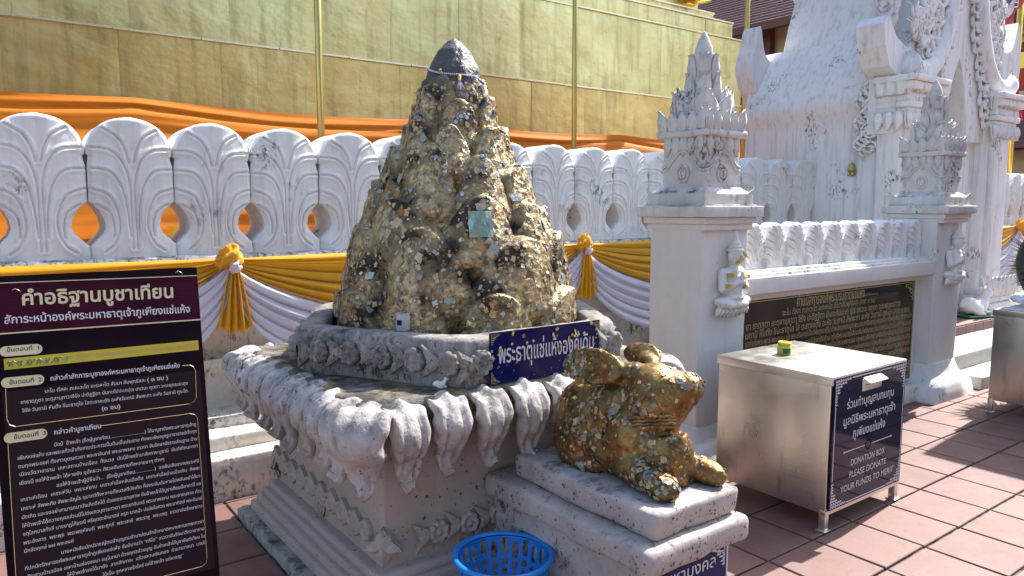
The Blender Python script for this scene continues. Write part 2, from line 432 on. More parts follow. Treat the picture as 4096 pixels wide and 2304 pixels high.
M['bluesign'] = navymat('blue_sign_enamel', (.003, .006, .055), (.005, .011, .085), .2, .2)
def boardmat(name, col):
    m, nt, p = newmat(name); N = NB(nt); v = N.obj()
    c = N.mix(N.ramp(N.noise(v, 5, 4), [(.4, 0.), (.6, 1.)]), tuple(x*.7 for x in col), col)
    wv = nt.nodes.new('ShaderNodeTexWave'); wv.wave_type = 'BANDS'; wv.bands_direction = 'Z'; wv.inputs['Scale'].default_value = 48; wv.inputs['Distortion'].default_value = .4
    nt.links.new(v, wv.inputs[0]); nt.links.new(c, p.inputs['Base Color']); p.inputs['Roughness'].default_value = .5; p.inputs['Specular IOR Level'].default_value = .07
    nt.links.new(N.bump(wv.outputs['Fac'], .22, .0018), p.inputs['Normal']); return m
M['boarddark'] = boardmat('dark_vinyl_print', (.010, .004, .009))
M['boardmaroon'] = boardmat('maroon_vinyl_print', (.045, .006, .020))
def plaquemat():
    m, nt, p = newmat('polished_dark_granite'); N = NB(nt); v = N.pos()
    c = N.mix(N.noise(v, 120, 3), (.012, .009, .007), (.035, .026, .020))
    nt.links.new(c, p.inputs['Base Color']); p.inputs['Roughness'].default_value = .06; p.inputs['Specular IOR Level'].default_value = .14; return m
M['plaque'] = plaquemat()
M['bluebasket'] = simple('blue_plastic', (.012, .22, .66), .32, 0, .05, 10)
M['porcelain'] = simple('white_porcelain', (.80, .76, .75), .22, 0, .06, 8, coat=.5)
M['pink'] = simple('pink_paint', (.70, .25, .27), .3, 0, .1, 15)
M['green'] = simple('green_paint', (.03, .16, .06), .35, 0, .1, 15)
M['red'] = simple('red_paint', (.45, .03, .02), .35)
M['dark'] = simple('dark_eye', (.01, .01, .01), .2)
M['coin'] = simple('dull_coin', (.30, .33, .42), .3, .9, .1, 30)
M['bead'] = simple('lavender_bead', (.55, .55, .80), .2, 0, .1)
M['fringe'] = simple('white_fringe', (.75, .74, .82), .7)
M['brown'] = simple('brown_wood', (.16, .055, .03), .6, 0, .2, 6)
M['creamwall'] = simple('cream_wall', (.72, .60, .36), .8, 0, .08, 4)
M['frond'] = simple('dark_leaf', (.012, .02, .012), .5)
M['flower'] = simple('orange_petal', (.80, .26, .01), .5)
M['lime'] = simple('lime_wax_cup', (.80, .74, .06), .35, 0, .04)
M['rust'] = simple('rust_smear', (.13, .05, .03), .7)
def rooftile():
    m, nt, p = newmat('brown_roof_tile'); N = NB(nt); v = N.pos()
    c = N.mix(N.noise(v, 3, 4), (.13, .055, .05), (.20, .09, .08)); nt.links.new(c, p.inputs['Base Color']); p.inputs['Roughness'].default_value = .6; return m
M['roof'] = rooftile()
def glassmat(name, col, rough=.05, wt=.9):
    m, nt, p = newmat(name); p.inputs['Base Color'].default_value = col+(1,); p.inputs['Roughness'].default_value = rough
    p.inputs['Transmission Weight'].default_value = wt; p.inputs['IOR'].default_value = 1.3; return m
M['glass'] = glassmat('clear_glass', (.95, .96, .95), .22, .6)
M['wax'] = simple('candle_wax', (.75, .62, .35), .5)

# ------------------------------------------------------------------ lettering
_tc = {}
def text_mesh(body, res=2, bold=0.):
    key = (body, res, bold)
    if key in _tc: return _tc[key]
    c = bpy.data.curves.new('t', 'FONT'); c.body = body; c.size = 1; c.resolution_u = res; c.offset = bold
    c.align_x = 'LEFT'; o = bpy.data.objects.new('t', c); COL.objects.link(o)
    dg = bpy.context.evaluated_depsgraph_get(); me = bpy.data.meshes.new_from_object(o.evaluated_get(dg))
    V = np.zeros(len(me.vertices)*3); me.vertices.foreach_get('co', V); V = V.reshape(-1, 3)
    F = [tuple(p.vertices) for p in me.polygons]
    bpy.data.objects.remove(o); bpy.data.meshes.remove(me)
    _tc[key] = (V, F); return V, F
def lettering(name, body, origin, u, v, width, mat, parent, height=None, bold=0., res=2, tilt=0.):
    """origin = baseline start (world), u = text direction, v = up direction; width in metres; height = letter height"""
    V, F = text_mesh(body, res, bold)
    if not len(V): return None
    x0, x1 = V[:, 0].min(), V[:, 0].max(); s = width/(x1-x0)
    sy = s if height is None else height/.56
    u = Vector(u).normalized(); v = Vector(v).normalized(); n = u.cross(v)
    if tilt: u, v = (u*math.cos(tilt)+v*math.sin(tilt)), (v*math.cos(tilt)-u*math.sin(tilt))
    W = np.array(origin)+((V[:, 0]-x0)*s)[:, None]*np.array(u)+(V[:, 1]*sy)[:, None]*np.array(v)
    return mk(name, W, F, mat, parent, False)

# =================================================================== GROUND AND FLOOR
g = mk('ground', *box(-60, 90, -60, 90, -.30, -.020), simple('terracotta_paving_far', (.18, .095, .078), .7, 0, .1, .8, vec='pos'), None, False, (0, 0, 0)); g['kind'] = 'structure'
fl = mk('tiled_floor', [(-6, -6, -.012), (16, -6, -.012), (16, 6, -.012), (-6, 6, -.012)], [(0, 1, 2, 3)], M['grout'], None, False, (0, 0, 0)); fl['kind'] = 'structure'
TX, TY, GAP = .3585, .3555, .013
def tile_proto():
    V, F = box(-TX/2+GAP/2, TX/2-GAP/2, -TY/2+GAP/2, TY/2-GAP/2, -.011, 0)
    bm = bmesh.new(); vs_ = [bm.verts.new(q) for q in V]; [bm.faces.new([vs_[i] for i in f]) for f in F]
    bmesh.ops.bevel(bm, geom=[e for e in bm.edges if all(v.co.z > -.005 for v in e.verts)], offset=.003, segments=1, affect='EDGES')
    me = bpy.data.meshes.new('floor_tile'); bm.to_mesh(me); bm.free(); me.materials.append(M['tile']); return me
tp = tile_proto()
cands = []
fw = Vector((math.cos(R(53.6)), math.sin(R(53.6)), 0)); rt = Vector((math.sin(R(53.6)), -math.cos(R(53.6)), 0))
for i in range(-26, 32):
    for j in range(-20, 9):
        c = Vector((4.62+(i+.5)*TX, 1.885+(j+.5)*TY, 0)); d = c.dot(fw); s = c.dot(rt)
        vis = d > 1.6 and abs(s) < d*.74+.4 and c.y < 4.1 and not (1.15 < c.x < 2.6 and 2.5 < c.y < 3.7) and not (c.x < 2.3 and c.y > 1.3 and c.x > 1.35)
        cands.append((0 if vis else 1, d if vis else abs(d), c))
cands.sort(key=lambda q: (q[0], q[1]))
rest = []
tv = np.array([v.co[:] for v in tp.vertices]); tf = [tuple(p.vertices) for p in tp.polygons]
for n, (vis, d, c) in enumerate(cands):
    dz = random.uniform(-.0015, .0015); rot = (random.gauss(0, .0025), random.gauss(0, .0025), random.gauss(0, .004))
    if n < 290 and vis == 0: put(tp, 'floor_tile', fl, c+Vector((0, 0, dz)), rot)
    else: rest.append((tv+np.array([c.x, c.y, dz]), tf))
V, F = join(rest); o = mk('floor_tiles', V, F, M['tile'], fl, False); o['kind'] = 'stuff'

# =================================================================== LOTUS WALL
def merlon_mesh(name, H, hw, top, junction, hole, th, curves, gd=.010, gw=.006, nu=70, nv=84, serr=0., mat=None, relief=.006):
    """hw(z) half width; front face at y=0 with carved veins, extruded back to th"""
    z = np.linspace(0, H, nv); z[-1] = H*.9995
    W = np.array([hw(q) for q in z])
    u = np.linspace(-1, 1, nu); u = np.sign(u)*np.abs(u)**.9
    X = W[:, None]*u[None]; Zz = np.repeat(z[:, None], nu, 1)
    D = np.full(X.shape, 9.); ax = np.abs(X)
    for c in curves:
        pc = catmull(c, 6)
        for a, b in zip(pc[:-1], pc[1:]):
            d = b-a; L = (d**2).sum()+1e-12; t = np.clip(((ax-a[0])*d[0]+(Zz-a[1])*d[1])/L, 0, 1)
            D = np.minimum(D, np.hypot(ax-a[0]-t*d[0], Zz-a[1]-t*d[1]))
    y = gd*np.exp(-(D/gw)**2)-relief*np.exp(-((D-gw*2.6)/(gw*1.6))**2)
    edge = (1-np.abs(u[None]))*W[:, None]; y = y+.012*np.exp(-(edge/.010)**2)*(W[:, None] > .03)+.010*np.exp(-((H-Zz)/.012)**2)
    y = y-.09*W.max()*(1-np.abs(u[None])**2.2)*np.ones_like(Zz)+.09*W.max()*.6
    P = np.stack([X, y, Zz], -1); P[..., 1] += .003*fbm(P, 9, 2)
    P[..., 0] += .002*fbm(P, 5, 5)
    nb = 8
    # outline rings going back
    ring = np.concatenate([P[:, 0][::1], P[-1, 1:-1], P[::-1, -1], P[0, -2:0:-1]])
    Vs = [P.reshape(-1, 3)]; Fs = [grid_faces(nv, nu)[:, ::-1]]
    idx = np.arange(nv*nu).reshape(nv, nu)
    rid = np.concatenate([idx[:, 0], idx[-1, 1:-1], idx[::-1, -1], idx[0, -2:0:-1]])
    n = len(ring); prev = rid; off = nv*nu
    for b in range(1, nb+1):
        t = b/nb; q = ring.copy(); q[:, 1] = q[:, 1]*(1-t)+th*t
        sh = 1-.02*math.sin(math.pi*t)
        q[:, 0] *= sh; q += (.003*fbm(q, 8, 9))[:, None]*np.array([1, 0, 1.])
        Vs.append(q); cur = np.arange(n)+off; off += n
        Fs.append(np.stack([prev, np.roll(prev, -1), np.roll(cur, -1), cur], -1)[:, ::-1]); prev = cur
    # back face as simple strip between left and right
    V = np.concatenate(Vs); F = [tuple(f) for f in np.concatenate(Fs)]
    F.append(tuple(prev[::-1]))
    F = [f[::-1] for f in F]
    me = mesh(name, V, F, mat, True)
    try: me.set_sharp_from_angle(angle=R(55))
    except Exception: pass
    return me
PM = .4365
def hw_big(z):
    a = PM/2-.0022
    if z > .565: return max(.002, a*math.sqrt(max(0, 1-((z-.565)/.205)**2.3)))
    if z > .31: return a-.010*math.exp(-((z-.565)/.05)**2)
    hole = [(.31, .0), (.295, .022), (.26, .052), (.215, .074), (.17, .080), (.135, .066), (.105, .036), (.085, .018), (.07, 0.)]
    if z < .07: return a
    for (z0, h0), (z1, h1) in zip(hole[:-1], hole[1:]):
        if z1 <= z <= z0:
            t = (z0-z)/(z0-z1); return a-(h0+(h1-h0)*t)
    return a
cb = [[(.012, .52), (.026, .585), (.06, .655), (.135, .705)], [(.010, .30), (.016, .43), (.05, .535), (.11, .59), (.205, .60)],
      [(.022, .12), (.030, .27), (.058, .40), (.115, .475), (.212, .49)], [(.15, .035), (.10, .08), (.070, .165), (.078, .26), (.12, .345), (.213, .385)],
      [(.10, .12), (.098, .185), (.115, .25), (.175, .295)], [(.012, .05), (.010, .2), (.012, .35)]]
ME_BIG = merlon_mesh('merlon', .77, hw_big, .77, 0, 0, .30, cb, mat=M['wallface'], gd=.0085, gw=.0052, nu=90, nv=110, relief=.006)
def ledge_profile(Y0):  # (y, z) front to back of the moulding below the merlons
    return [(Y0+.02, 1.150), (Y0, 1.165), (Y0, 1.262), (Y0+.012, 1.274), (Y0+.03, 1.278), (Y0+.035, 1.300), (Y0+.05, 1.310), (Y0+.42, 1.312)]
def sweep_x(prof, x0, x1, res=.12, amp=.004, sc=6, seed=0, closed=True):
    prof = np.array(prof); P2 = [prof[0]]
    for a, b in zip(prof[:-1], prof[1:]):
        n = max(1, int(np.hypot(*(b-a))/.06))
        for t in range(1, n+1): P2.append(a+(b-a)*t/n)
    P2 = np.array(P2); nx = int((x1-x0)/res)+2; x = np.linspace(x0, x1, nx)
    V = np.zeros((nx, len(P2), 3)); V[..., 0] = x[:, None]; V[..., 1] = P2[None, :, 0]; V[..., 2] = P2[None, :, 1]
    n = fbm(V, sc, seed)*amp; V[..., 1] -= n; V[..., 2] += n*.5
    F = grid_faces(nx, len(P2))
    Fl = [tuple(f) for f in F]
    m = len(P2); Fl.append(tuple(range(m))); Fl.append(tuple((nx-1)*m+i for i in range(m-1, -1, -1)))
    return V.reshape(-1, 3), Fl
def lotus_wall(x0, x1, first, label, group=None):
    T = thing('lotus_wall', ((x0+x1)/2, 4.7, 0), label, 'wall', 'white lotus walls around the chedi')
    o = mk('ledge', *sweep_x(ledge_profile(4.50), x0, x1, .07, .005, 9, 1), M['ledge'], T); sharp(o, 30)
    prof = [(4.62, -.02), (4.62, .3), (4.62, .55), (4.605, .60), (4.57, .63), (4.57, .68), (4.60, .70), (4.62, .74), (4.62, 1.06), (4.60, 1.10), (4.55, 1.13), (4.53, 1.155), (4.60, 1.20)]
    o = mk('wall_body', *sweep_x(prof, x0, x1, .1, .006, 4, 2), M['step'], T); sharp(o, 30)
    mk('wall_back', *box(x0, x1, 4.66, 4.90, -.02, 1.305), M['white'], T, False)
    for k, (ya, yb, za, zb) in enumerate(((4.05, 4.70, -.02, .235), (4.19, 4.70, .20, .318), (4.36, 4.70, .29, .37))):
        o = RB('wall_step', (x0, ya, za), (x1, yb, zb), M['step'], T, .014, .12, .006, 7, 20+k)
    x = first
    while x < x1+.05:
        if x > x0-.05: put(ME_BIG, 'merlon', T, (x, 4.60+random.uniform(-.004, .004), 1.306), (0, 0, random.gauss(0, .006)), (1, 1, 1+random.uniform(-.008, .008)))
        x += PM
    return T
lotus_wall(-1.6, 7.50, .331-PM*4, 'long white lotus-petal wall with pierced leaf merlons behind the gilded cone')
lotus_wall(10.15, 15.5, .331+PM*23, 'white lotus-petal wall section to the right of the carved gate')

# =================================================================== CHEDI (gilded sheet terraces)
CH = thing('chedi_base', (5, 9, 0), 'huge stepped chedi base clad in gilded copper sheets behind the wall', 'chedi')
def tier(y, z0, z1, x1, depth, pw, rows, seed, x0=-9., mt='brass'):
    rr = random.Random(seed)
    core = mk('terrace', *box(x0, x1-.02, y+.012, y+depth, z0, z1-.02), M[mt], CH, False)
    x = x1
    pos = []
    while x > x0: pos.append(x); x -= pw*rr.uniform(.93, 1.07)
    zz = np.linspace(z0, z1, rows+1)
    for r_ in range(rows):
        sh = rr.uniform(0, pw)
        xs = [x1]+[q-sh for q in pos if q-sh > x0]
        for a, b in zip(xs[1:], xs[:-1]):
            if b < -1.5 and False: continue
            za, zb = zz[r_]+.002, zz[r_+1]-.002
            nx, nz = 9, 8
            X, Z = np.meshgrid(np.linspace(a+.002, b-.002, nx), np.linspace(za, zb, nz), indexing='ij')
            t1, t2 = rr.gauss(0, .003), rr.gauss(0, .003)
            Y = y+.004*fbm(np.stack([X, X*0, Z], -1), 2.5, seed)+t1*(X-a)/(b-a)+t2*(Z-za)/(zb-za)-.004*r_*0
            # rolled seam at the edges
            e = np.minimum(np.minimum(X-a, b-X), np.minimum(Z-za, zb-Z)); Y = Y+.006*np.exp(-(e/.006)**2)
            if b > -3.2 and len(core.children) < 290:
                mk('panel', np.stack([X, Y, Z], -1).reshape(-1, 3), grid_faces(nx, nz)[:, ::-1], M[mt], core)
    # right hand return face
    st = []
    xx = x1+.006
    while xx > x0:
        a = max(x0, xx-pw*.8); dz = rr.gauss(0, .002)
        st.append(box(a+.004, xx-.004, y-.022, y+.05, z1-.016+dz, z1+.006+dz)); xx = a
    for s_ in st[:60]: mk('edge_strip', *s_, M['brassedge'], core, False)
    mk('terrace_top', *box(x0, x1-.002, y+.02, y+depth, z1-.02, z1-.001), M['brassedge'], core, False)
    return core
tier(8.50, 0.0, 3.36, 11.39, 6.0, 1.05, 2, 1, mt='brass_low_reflect')
tier(8.54, 3.36, 4.515, 11.42, 6.0, .98, 1, 2)
tier(8.60, 4.515, 4.795, 11.20, 5.9, .95, 1, 3)
tier(8.70, 4.795, 4.925, 10.80, 5.8, .95, 1, 4)
tier(8.80, 4.925, 5.075, 10.50, 5.7, .95, 1, 5)
tier(8.90, 5.075, 5.50, 10.10, 5.6, .95, 1, 6)
tier(9.4, 5.50, 6.9, 9.5, 5.0, 1.0, 1, 7)
tier(9.9, 6.9, 8.6, 9.0, 4.5, 1.0, 1, 8)
for k in range(3):
    V, F = lathe([(.02, 0), (.22, .03), (.28, .10), (.20, .16), (.10, .19), (.14, .24), (.05, .30), (.004, .38)], 20, (10.30+.05*k, 8.62+k*.8, 5.02))
    mk('gilt_boss', V, F, M['brightgold'], CH)

# orange cloth wrapped round the foot of the chedi
def drape_grid(nx, nz, f):
    U, W_ = np.meshgrid(np.linspace(0, 1, nx), np.linspace(0, 1, nz), indexing='ij')
    return f(U, W_)
def cloth_band():
    def f(U, W_):
        X = -3.0+U*14.6
        seg = (X-1.43)/3.35; t = seg-np.floor(seg)         # sag between tie points
        sag = .05*np.sin(math.pi*t)
        z = 2.66-sag-W_*1.35
        ph = W_*1.35
        y = 8.28-.035*np.exp(-(ph/.03)**2)+.020*fbm(np.stack([X*.35, z*0, ph*9], -1), 1, 4)*(.3+np.exp(-ph*1.2))+.03*np.exp(-((ph-.09-.05*np.sin(math.pi*t))/.018)**2)
        y = y+.010*np.sin(X*1.3+ph*3)-.38*W_-.05*np.clip(ph/.07, 0, 1)
        return np.stack([X, y, z], -1)
    P = drape_grid(260, 60, f); return P.reshape(-1, 3), grid_faces(260, 60)
o = mk('orange_cloth_band', *cloth_band(), M['orange']); tag(o, 'long orange satin band wrapped round the foot of the golden chedi', 'cloth band')
def f2(U, W_):
    X = -3.0+U*14.6; z = 1.40-W_*1.2
    y = 7.90-.25*W_+.03*np.sin(X*7+fbm(np.stack([X, X*0, z], -1), 1.2, 8)*2)
    return np.stack([X, y, z], -1)
P = drape_grid(260, 20, f2)
o = mk('yellow_cloth_skirt', P.reshape(-1, 3), grid_faces(260, 20), M['yellow']); tag(o, 'yellow cloth skirt below the orange band, seen through the wall openings', 'cloth band')

# gold poles
def pole(x, y, h, r, lab):
    T = thing('banner_pole', (x, y, 0), lab, 'pole', 'gold poles behind the lotus wall')
    mk('shaft', *lathe([(r, 0), (r, h*.5), (r*.96, h)], 16, (x, y, 0)), M['pole'], T)
    V, F = lathe([(.02, 0), (r*1.5, .02), (r*1.9, .08), (r*1.1, .16), (.004, .26)], 14, (x, y, h)); mk('finial', V, F, M['brightgold'], T)
    V, F = lathe([(r*1.7, 0), (r*1.7, .05), (r*1.2, .07)], 16, (x, y, 0)); mk('foot', V, F, M['pole'], T)
    return T
pole(2.447, 6.0, 5.4, .029, 'gold pole left of the gilded cone rising in front of the chedi')
pole(5.235, 6.0, 5.9, .027, 'gold pole between the gilded cone and the nearest white spire')
pole(8.095, 6.0, 6.6, .031, 'gold pole standing in front of the gate roof beside the nearest spire')

# =================================================================== FESTOONS ON THE WALL
def swag(x0, x1, ztop, sag0, sag1, y, folds, seed, endw=.03, nx=60, nz=44, amp=.022, ztop1=None, cp=.85, cp2=None):
    """cloth hung between two knots; top edge sags by sag0, lower edge by sag1"""
    if ztop1 is None: ztop1 = ztop
    U, W_ = np.meshgrid(np.linspace(0, 1, nx), np.linspace(0, 1, nz), indexing='ij')
    cat = 1-(2*U-1)**2; cat0 = cat; cat = cat0**cp; cat2 = cat0**(cp2 or cp)
    zt = ztop*(1-U)+ztop1*U
    top = zt-sag0*cat; bot = zt-endw-sag1*cat2
    z = top*(1-W_)+bot*W_
    ph = W_*folds*2*math.pi+.9*fbm(np.stack([U*1.5, W_*2, U*0], -1), 1, seed)
    a = amp*(.35+.65*cat)
    yy = y-a*(1.1+np.sin(ph)+.35*np.sin(2.3*ph+seed))-.05*cat*W_
    z = z+a*.5*np.cos(ph)
    X = x0+(x1-x0)*U
    return np.stack([X, yy, z], -1).reshape(-1, 3), grid_faces(nx, nz)
def knot_v(c, r, seed):
    a, b = np.meshgrid(np.linspace(0, math.pi, 22), np.arange(36)*2*math.pi/36, indexing='ij')
    N_ = np.stack([np.sin(a)*np.cos(b), np.sin(a)*np.sin(b)*.7, np.cos(a)], -1)
    rr = r*(1+.22*np.sin(b*3+a*4+seed)+.18*fbm(N_, 2.5, seed)); P = N_*rr[..., None]+np.array(c)
    return P.reshape(-1, 3), grid_faces(22, 36, True)
def tail_v(c, wt, wb, L, y, seed, folds=4, rag=.02, lean=0., nx=34, nz=26):
    U, W_ = np.meshgrid(np.linspace(-1, 1, nx), np.linspace(0, 1, nz), indexing='ij')
    wd = wt+(wb-wt)*W_**.7
    X = c[0]+U*wd+lean*W_; z = c[2]-L*W_*(1-.10*U*U)+rag*np.sin(U*9+seed)*W_**3
    yy = y-.028*W_**.4*np.cos(U*folds*math.pi+seed)-.02*(1-U*U)
    return np.stack([X, yy, z], -1).reshape(-1, 3), grid_faces(nx, nz)
KN = [-1.52, 1.235, 3.99, 6.745]
TY_ = thing('yellow_festoon', (1.2, 4.47, 1.2), 'golden yellow satin festoon tied in knots along the lotus wall', 'festoon', 'festoons on the lotus wall')
TW_ = thing('white_festoon', (1.2, 4.44, 1.2), 'white chiffon festoon looping below the yellow cloth on the wall', 'festoon', 'festoons on the lotus wall')
for i, (a, b) in enumerate(zip(KN[:-1], KN[1:])):
    mk('swag', *swag(a+.01, b-.01, 1.285, .0, .385, 4.485, 5, 3+i, .035), M['yellow'], TY_)
    mk('loop', *swag(a+.005, b-.005, 1.262, .40, .74, 4.445, 4.5, 13+i, .045, amp=.020, cp=.75, cp2=.42, nx=110), M['wcloth'], TW_)
for i, k in enumerate(KN):
    mk('knot', *knot_v((k, 4.42, 1.30), .062, i), M['yellow'], TY_)
    mk('knot', *knot_v((k-.055, 4.42, 1.275), .036, i+3), M['yellow'], TY_)
    mk('tail', *tail_v((k+.02, 4.44, 1.24), .02, .115, .385, 4.435, i*1.7, 5, .015, .0), M['yellow'], TY_)
    mk('gather', *knot_v((k+.015, 4.40, 1.245), .034, i+7), M['wcloth'], TW_)
# festoon on the right hand wall
T2 = thing('yellow_festoon', (12.7, 4.47, 1.2), 'yellow cloth swag knotted on the wall section right of the gate', 'festoon')
T3 = thing('white_festoon', (12.7, 4.44, 1.2), 'white cloth swag hanging on the wall section right of the gate', 'festoon')
for i, (a, b) in enumerate(((10.2, 12.68), (12.68, 15.3))):
    mk('swag', *swag(a, b, 1.285, .0, .36, 4.485, 5, 23+i, .035), M['yellow'], T2)
    mk('loop', *swag(a, b, 1.262, .40, .74, 4.445, 4.5, 33+i, .045, amp=.022, cp=.75, cp2=.42), M['wcloth'], T3)
mk('knot', *knot_v((12.68, 4.42, 1.31), .075, 4), M['yellow'], T2)

# =================================================================== SPIRE PILLARS AND MEMORIAL WALL
def leafv(w, h, th, curl=.25, nu=7, nv=10, ridge=.35):
    """pointed plaster leaf standing up, front towards -y, base at origin"""
    U, T = np.meshgrid(np.linspace(-1, 1, nu), np.linspace(0, 1, nv), indexing='ij')
    wd = w/2*np.where(T < .48, .80+.20*np.sin(T/.48*math.pi/2), 1-(np.clip(T-.48, 0, 1)/.52)**1.25*.97)
    X = U*wd; Z = h*T; bulge = th*(.5+.8*np.sin(np.clip(T*1.15, 0, 1)*math.pi))*(1-U*U*.8)+th*ridge*np.exp(-(U/.18)**2)
    Yf = -bulge-curl*h*np.clip(T-.72, 0, 1)**1.6*2.0; Yb = Yf*0+th*.5-curl*h*np.clip(T-.72, 0, 1)**1.6*1.7
    Vf = np.stack([X, Yf, Z], -1).reshape(-1, 3); Vb = np.stack([X, Yb, Z], -1).reshape(-1, 3)
    F1 = grid_faces(nu, nv)[:, ::-1]; F2 = grid_faces(nu, nv)+nu*nv
    n = nu*nv; idx = np.arange(n).reshape(nu, nv); loop = np.concatenate([idx[:, 0], idx[-1, 1:], idx[-2::-1, -1], idx[0, -2:0:-1]])
    F3 = np.stack([loop, np.roll(loop, -1), np.roll(loop, -1)+n, loop+n], -1)
    return np.concatenate([Vf, Vb]), np.concatenate([F1, F2, F3])[:, ::-1]
_lc = {}
def leafme(w, h, th, curl, mat, ridge=.35):
    k = (round(w, 4), round(h, 4), th, curl, mat.name, ridge)
    if k not in _lc:
        V, F = leafv(w, h, th, curl, ridge=ridge); V = V+(.003*fbm(V, 20, 3))[:, None]; _lc[k] = mesh('leaf', V, F, mat)
    return _lc[k]
def frustum(a0, a1, z0, z1, c, **k):
    V = []
    for a, z in ((a0, z0), (a1, z1)): V += [(c[0]-a, c[1]-a, z), (c[0]+a, c[1]-a, z), (c[0]+a, c[1]+a, z), (c[0]-a, c[1]+a, z)]
    return V, [(3, 2, 1, 0), (4, 5, 6, 7), (0, 1, 5, 4), (1, 2, 6, 5), (2, 3, 7, 6), (3, 0, 4, 7)]
def deity(parent, c, s, mat):
    """praying deity in relief, seated, crown on head, facing -y; c = centre of lap bottom on the wall"""
    fz = [ell((0, -.02, .075), (.145, .075, .050)), ell((-.11, -.035, .065), (.075, .055, .035), (0, 10, 0)), ell((.11, -.035, .065), (.075, .055, .035), (0, -10, 0)),
          cap((-.13, -.05, .055), (.08, -.085, .045), .032, .028), cap((.13, -.05, .055), (-.08, -.085, .045), .032, .026),
          cap((0, -.02, .09), (0, -.03, .22), .070, .080), ell((0, -.025, .27), (.105, .052, .055)),
          cap((-.10, -.02, .28), (-.125, -.045, .17), .034, .030), cap((.10, -.02, .28), (.125, -.045, .17), .034, .030),
          cap((-.122, -.05, .165), (-.018, -.105, .215), .029, .020), cap((.122, -.05, .165), (.018, -.105, .215), .029, .020),
          (cap((-.010, -.108, .205), (-.004, -.118, .285), .016, .008), .006), (cap((.010, -.108, .205), (.004, -.118, .285), .016, .008), .006),
          cap((0, -.03, .29), (0, -.045, .35), .030, .030), (ell((0, -.055, .395), (.058, .058, .070)), .012),
          (ell((0, -.113, .392), (.010, .014, .018)), .008), (cap((-.02, -.106, .365), (.02, -.106, .365), .007, .007), .004),
          (ell((-.057, -.05, .39), (.012, .018, .032)), .006), (ell((.057, -.05, .39), (.012, .018, .032)), .006),
          (ell((0, -.05, .440), (.064, .062, .020)), .006), (ell((0, -.05, .465), (.050, .052, .018)), .006), (ell((0, -.05, .490), (.037, .04, .016)), .006),
          (cap((0, -.05, .50), (0, -.05, .575), .026, .006), .008), (ell((0, -.04, .10), (.10, .07, .02)), .008),
          (ell((0, -.07, .29), (.05, .02, .02)), .01)]
    eyes = [(ell((-.022, -.112, .402), (.010, .006, .005)), -.004), (ell((.022, -.112, .402), (.010, .006, .005)), -.004)]
    V, F = sculpt(fz+eyes, (-.22, -.16, -.01), (.22, .03, .60), .0062, .014)
    V = V+(.0018*fbm(V, 60, 2))[:, None]
    sk = []
    for q in np.linspace(-.16, .16, 9):      # pleated skirt fanning below the lap
        sk.append(tube([(q*.7, -.03, .06), (q, -.055+abs(q)*.1, .0), (q*1.12, -.035, -.055+abs(q)*.15)], [.018, .022, .006], 8))
    V2, F2 = join(sk)
    V = V*s+np.array(c); V2 = V2*s+np.array(c)
    o = mk('deity_relief', V, F, mat, parent); mk('skirt', V2, F2, mat, o)
    return o
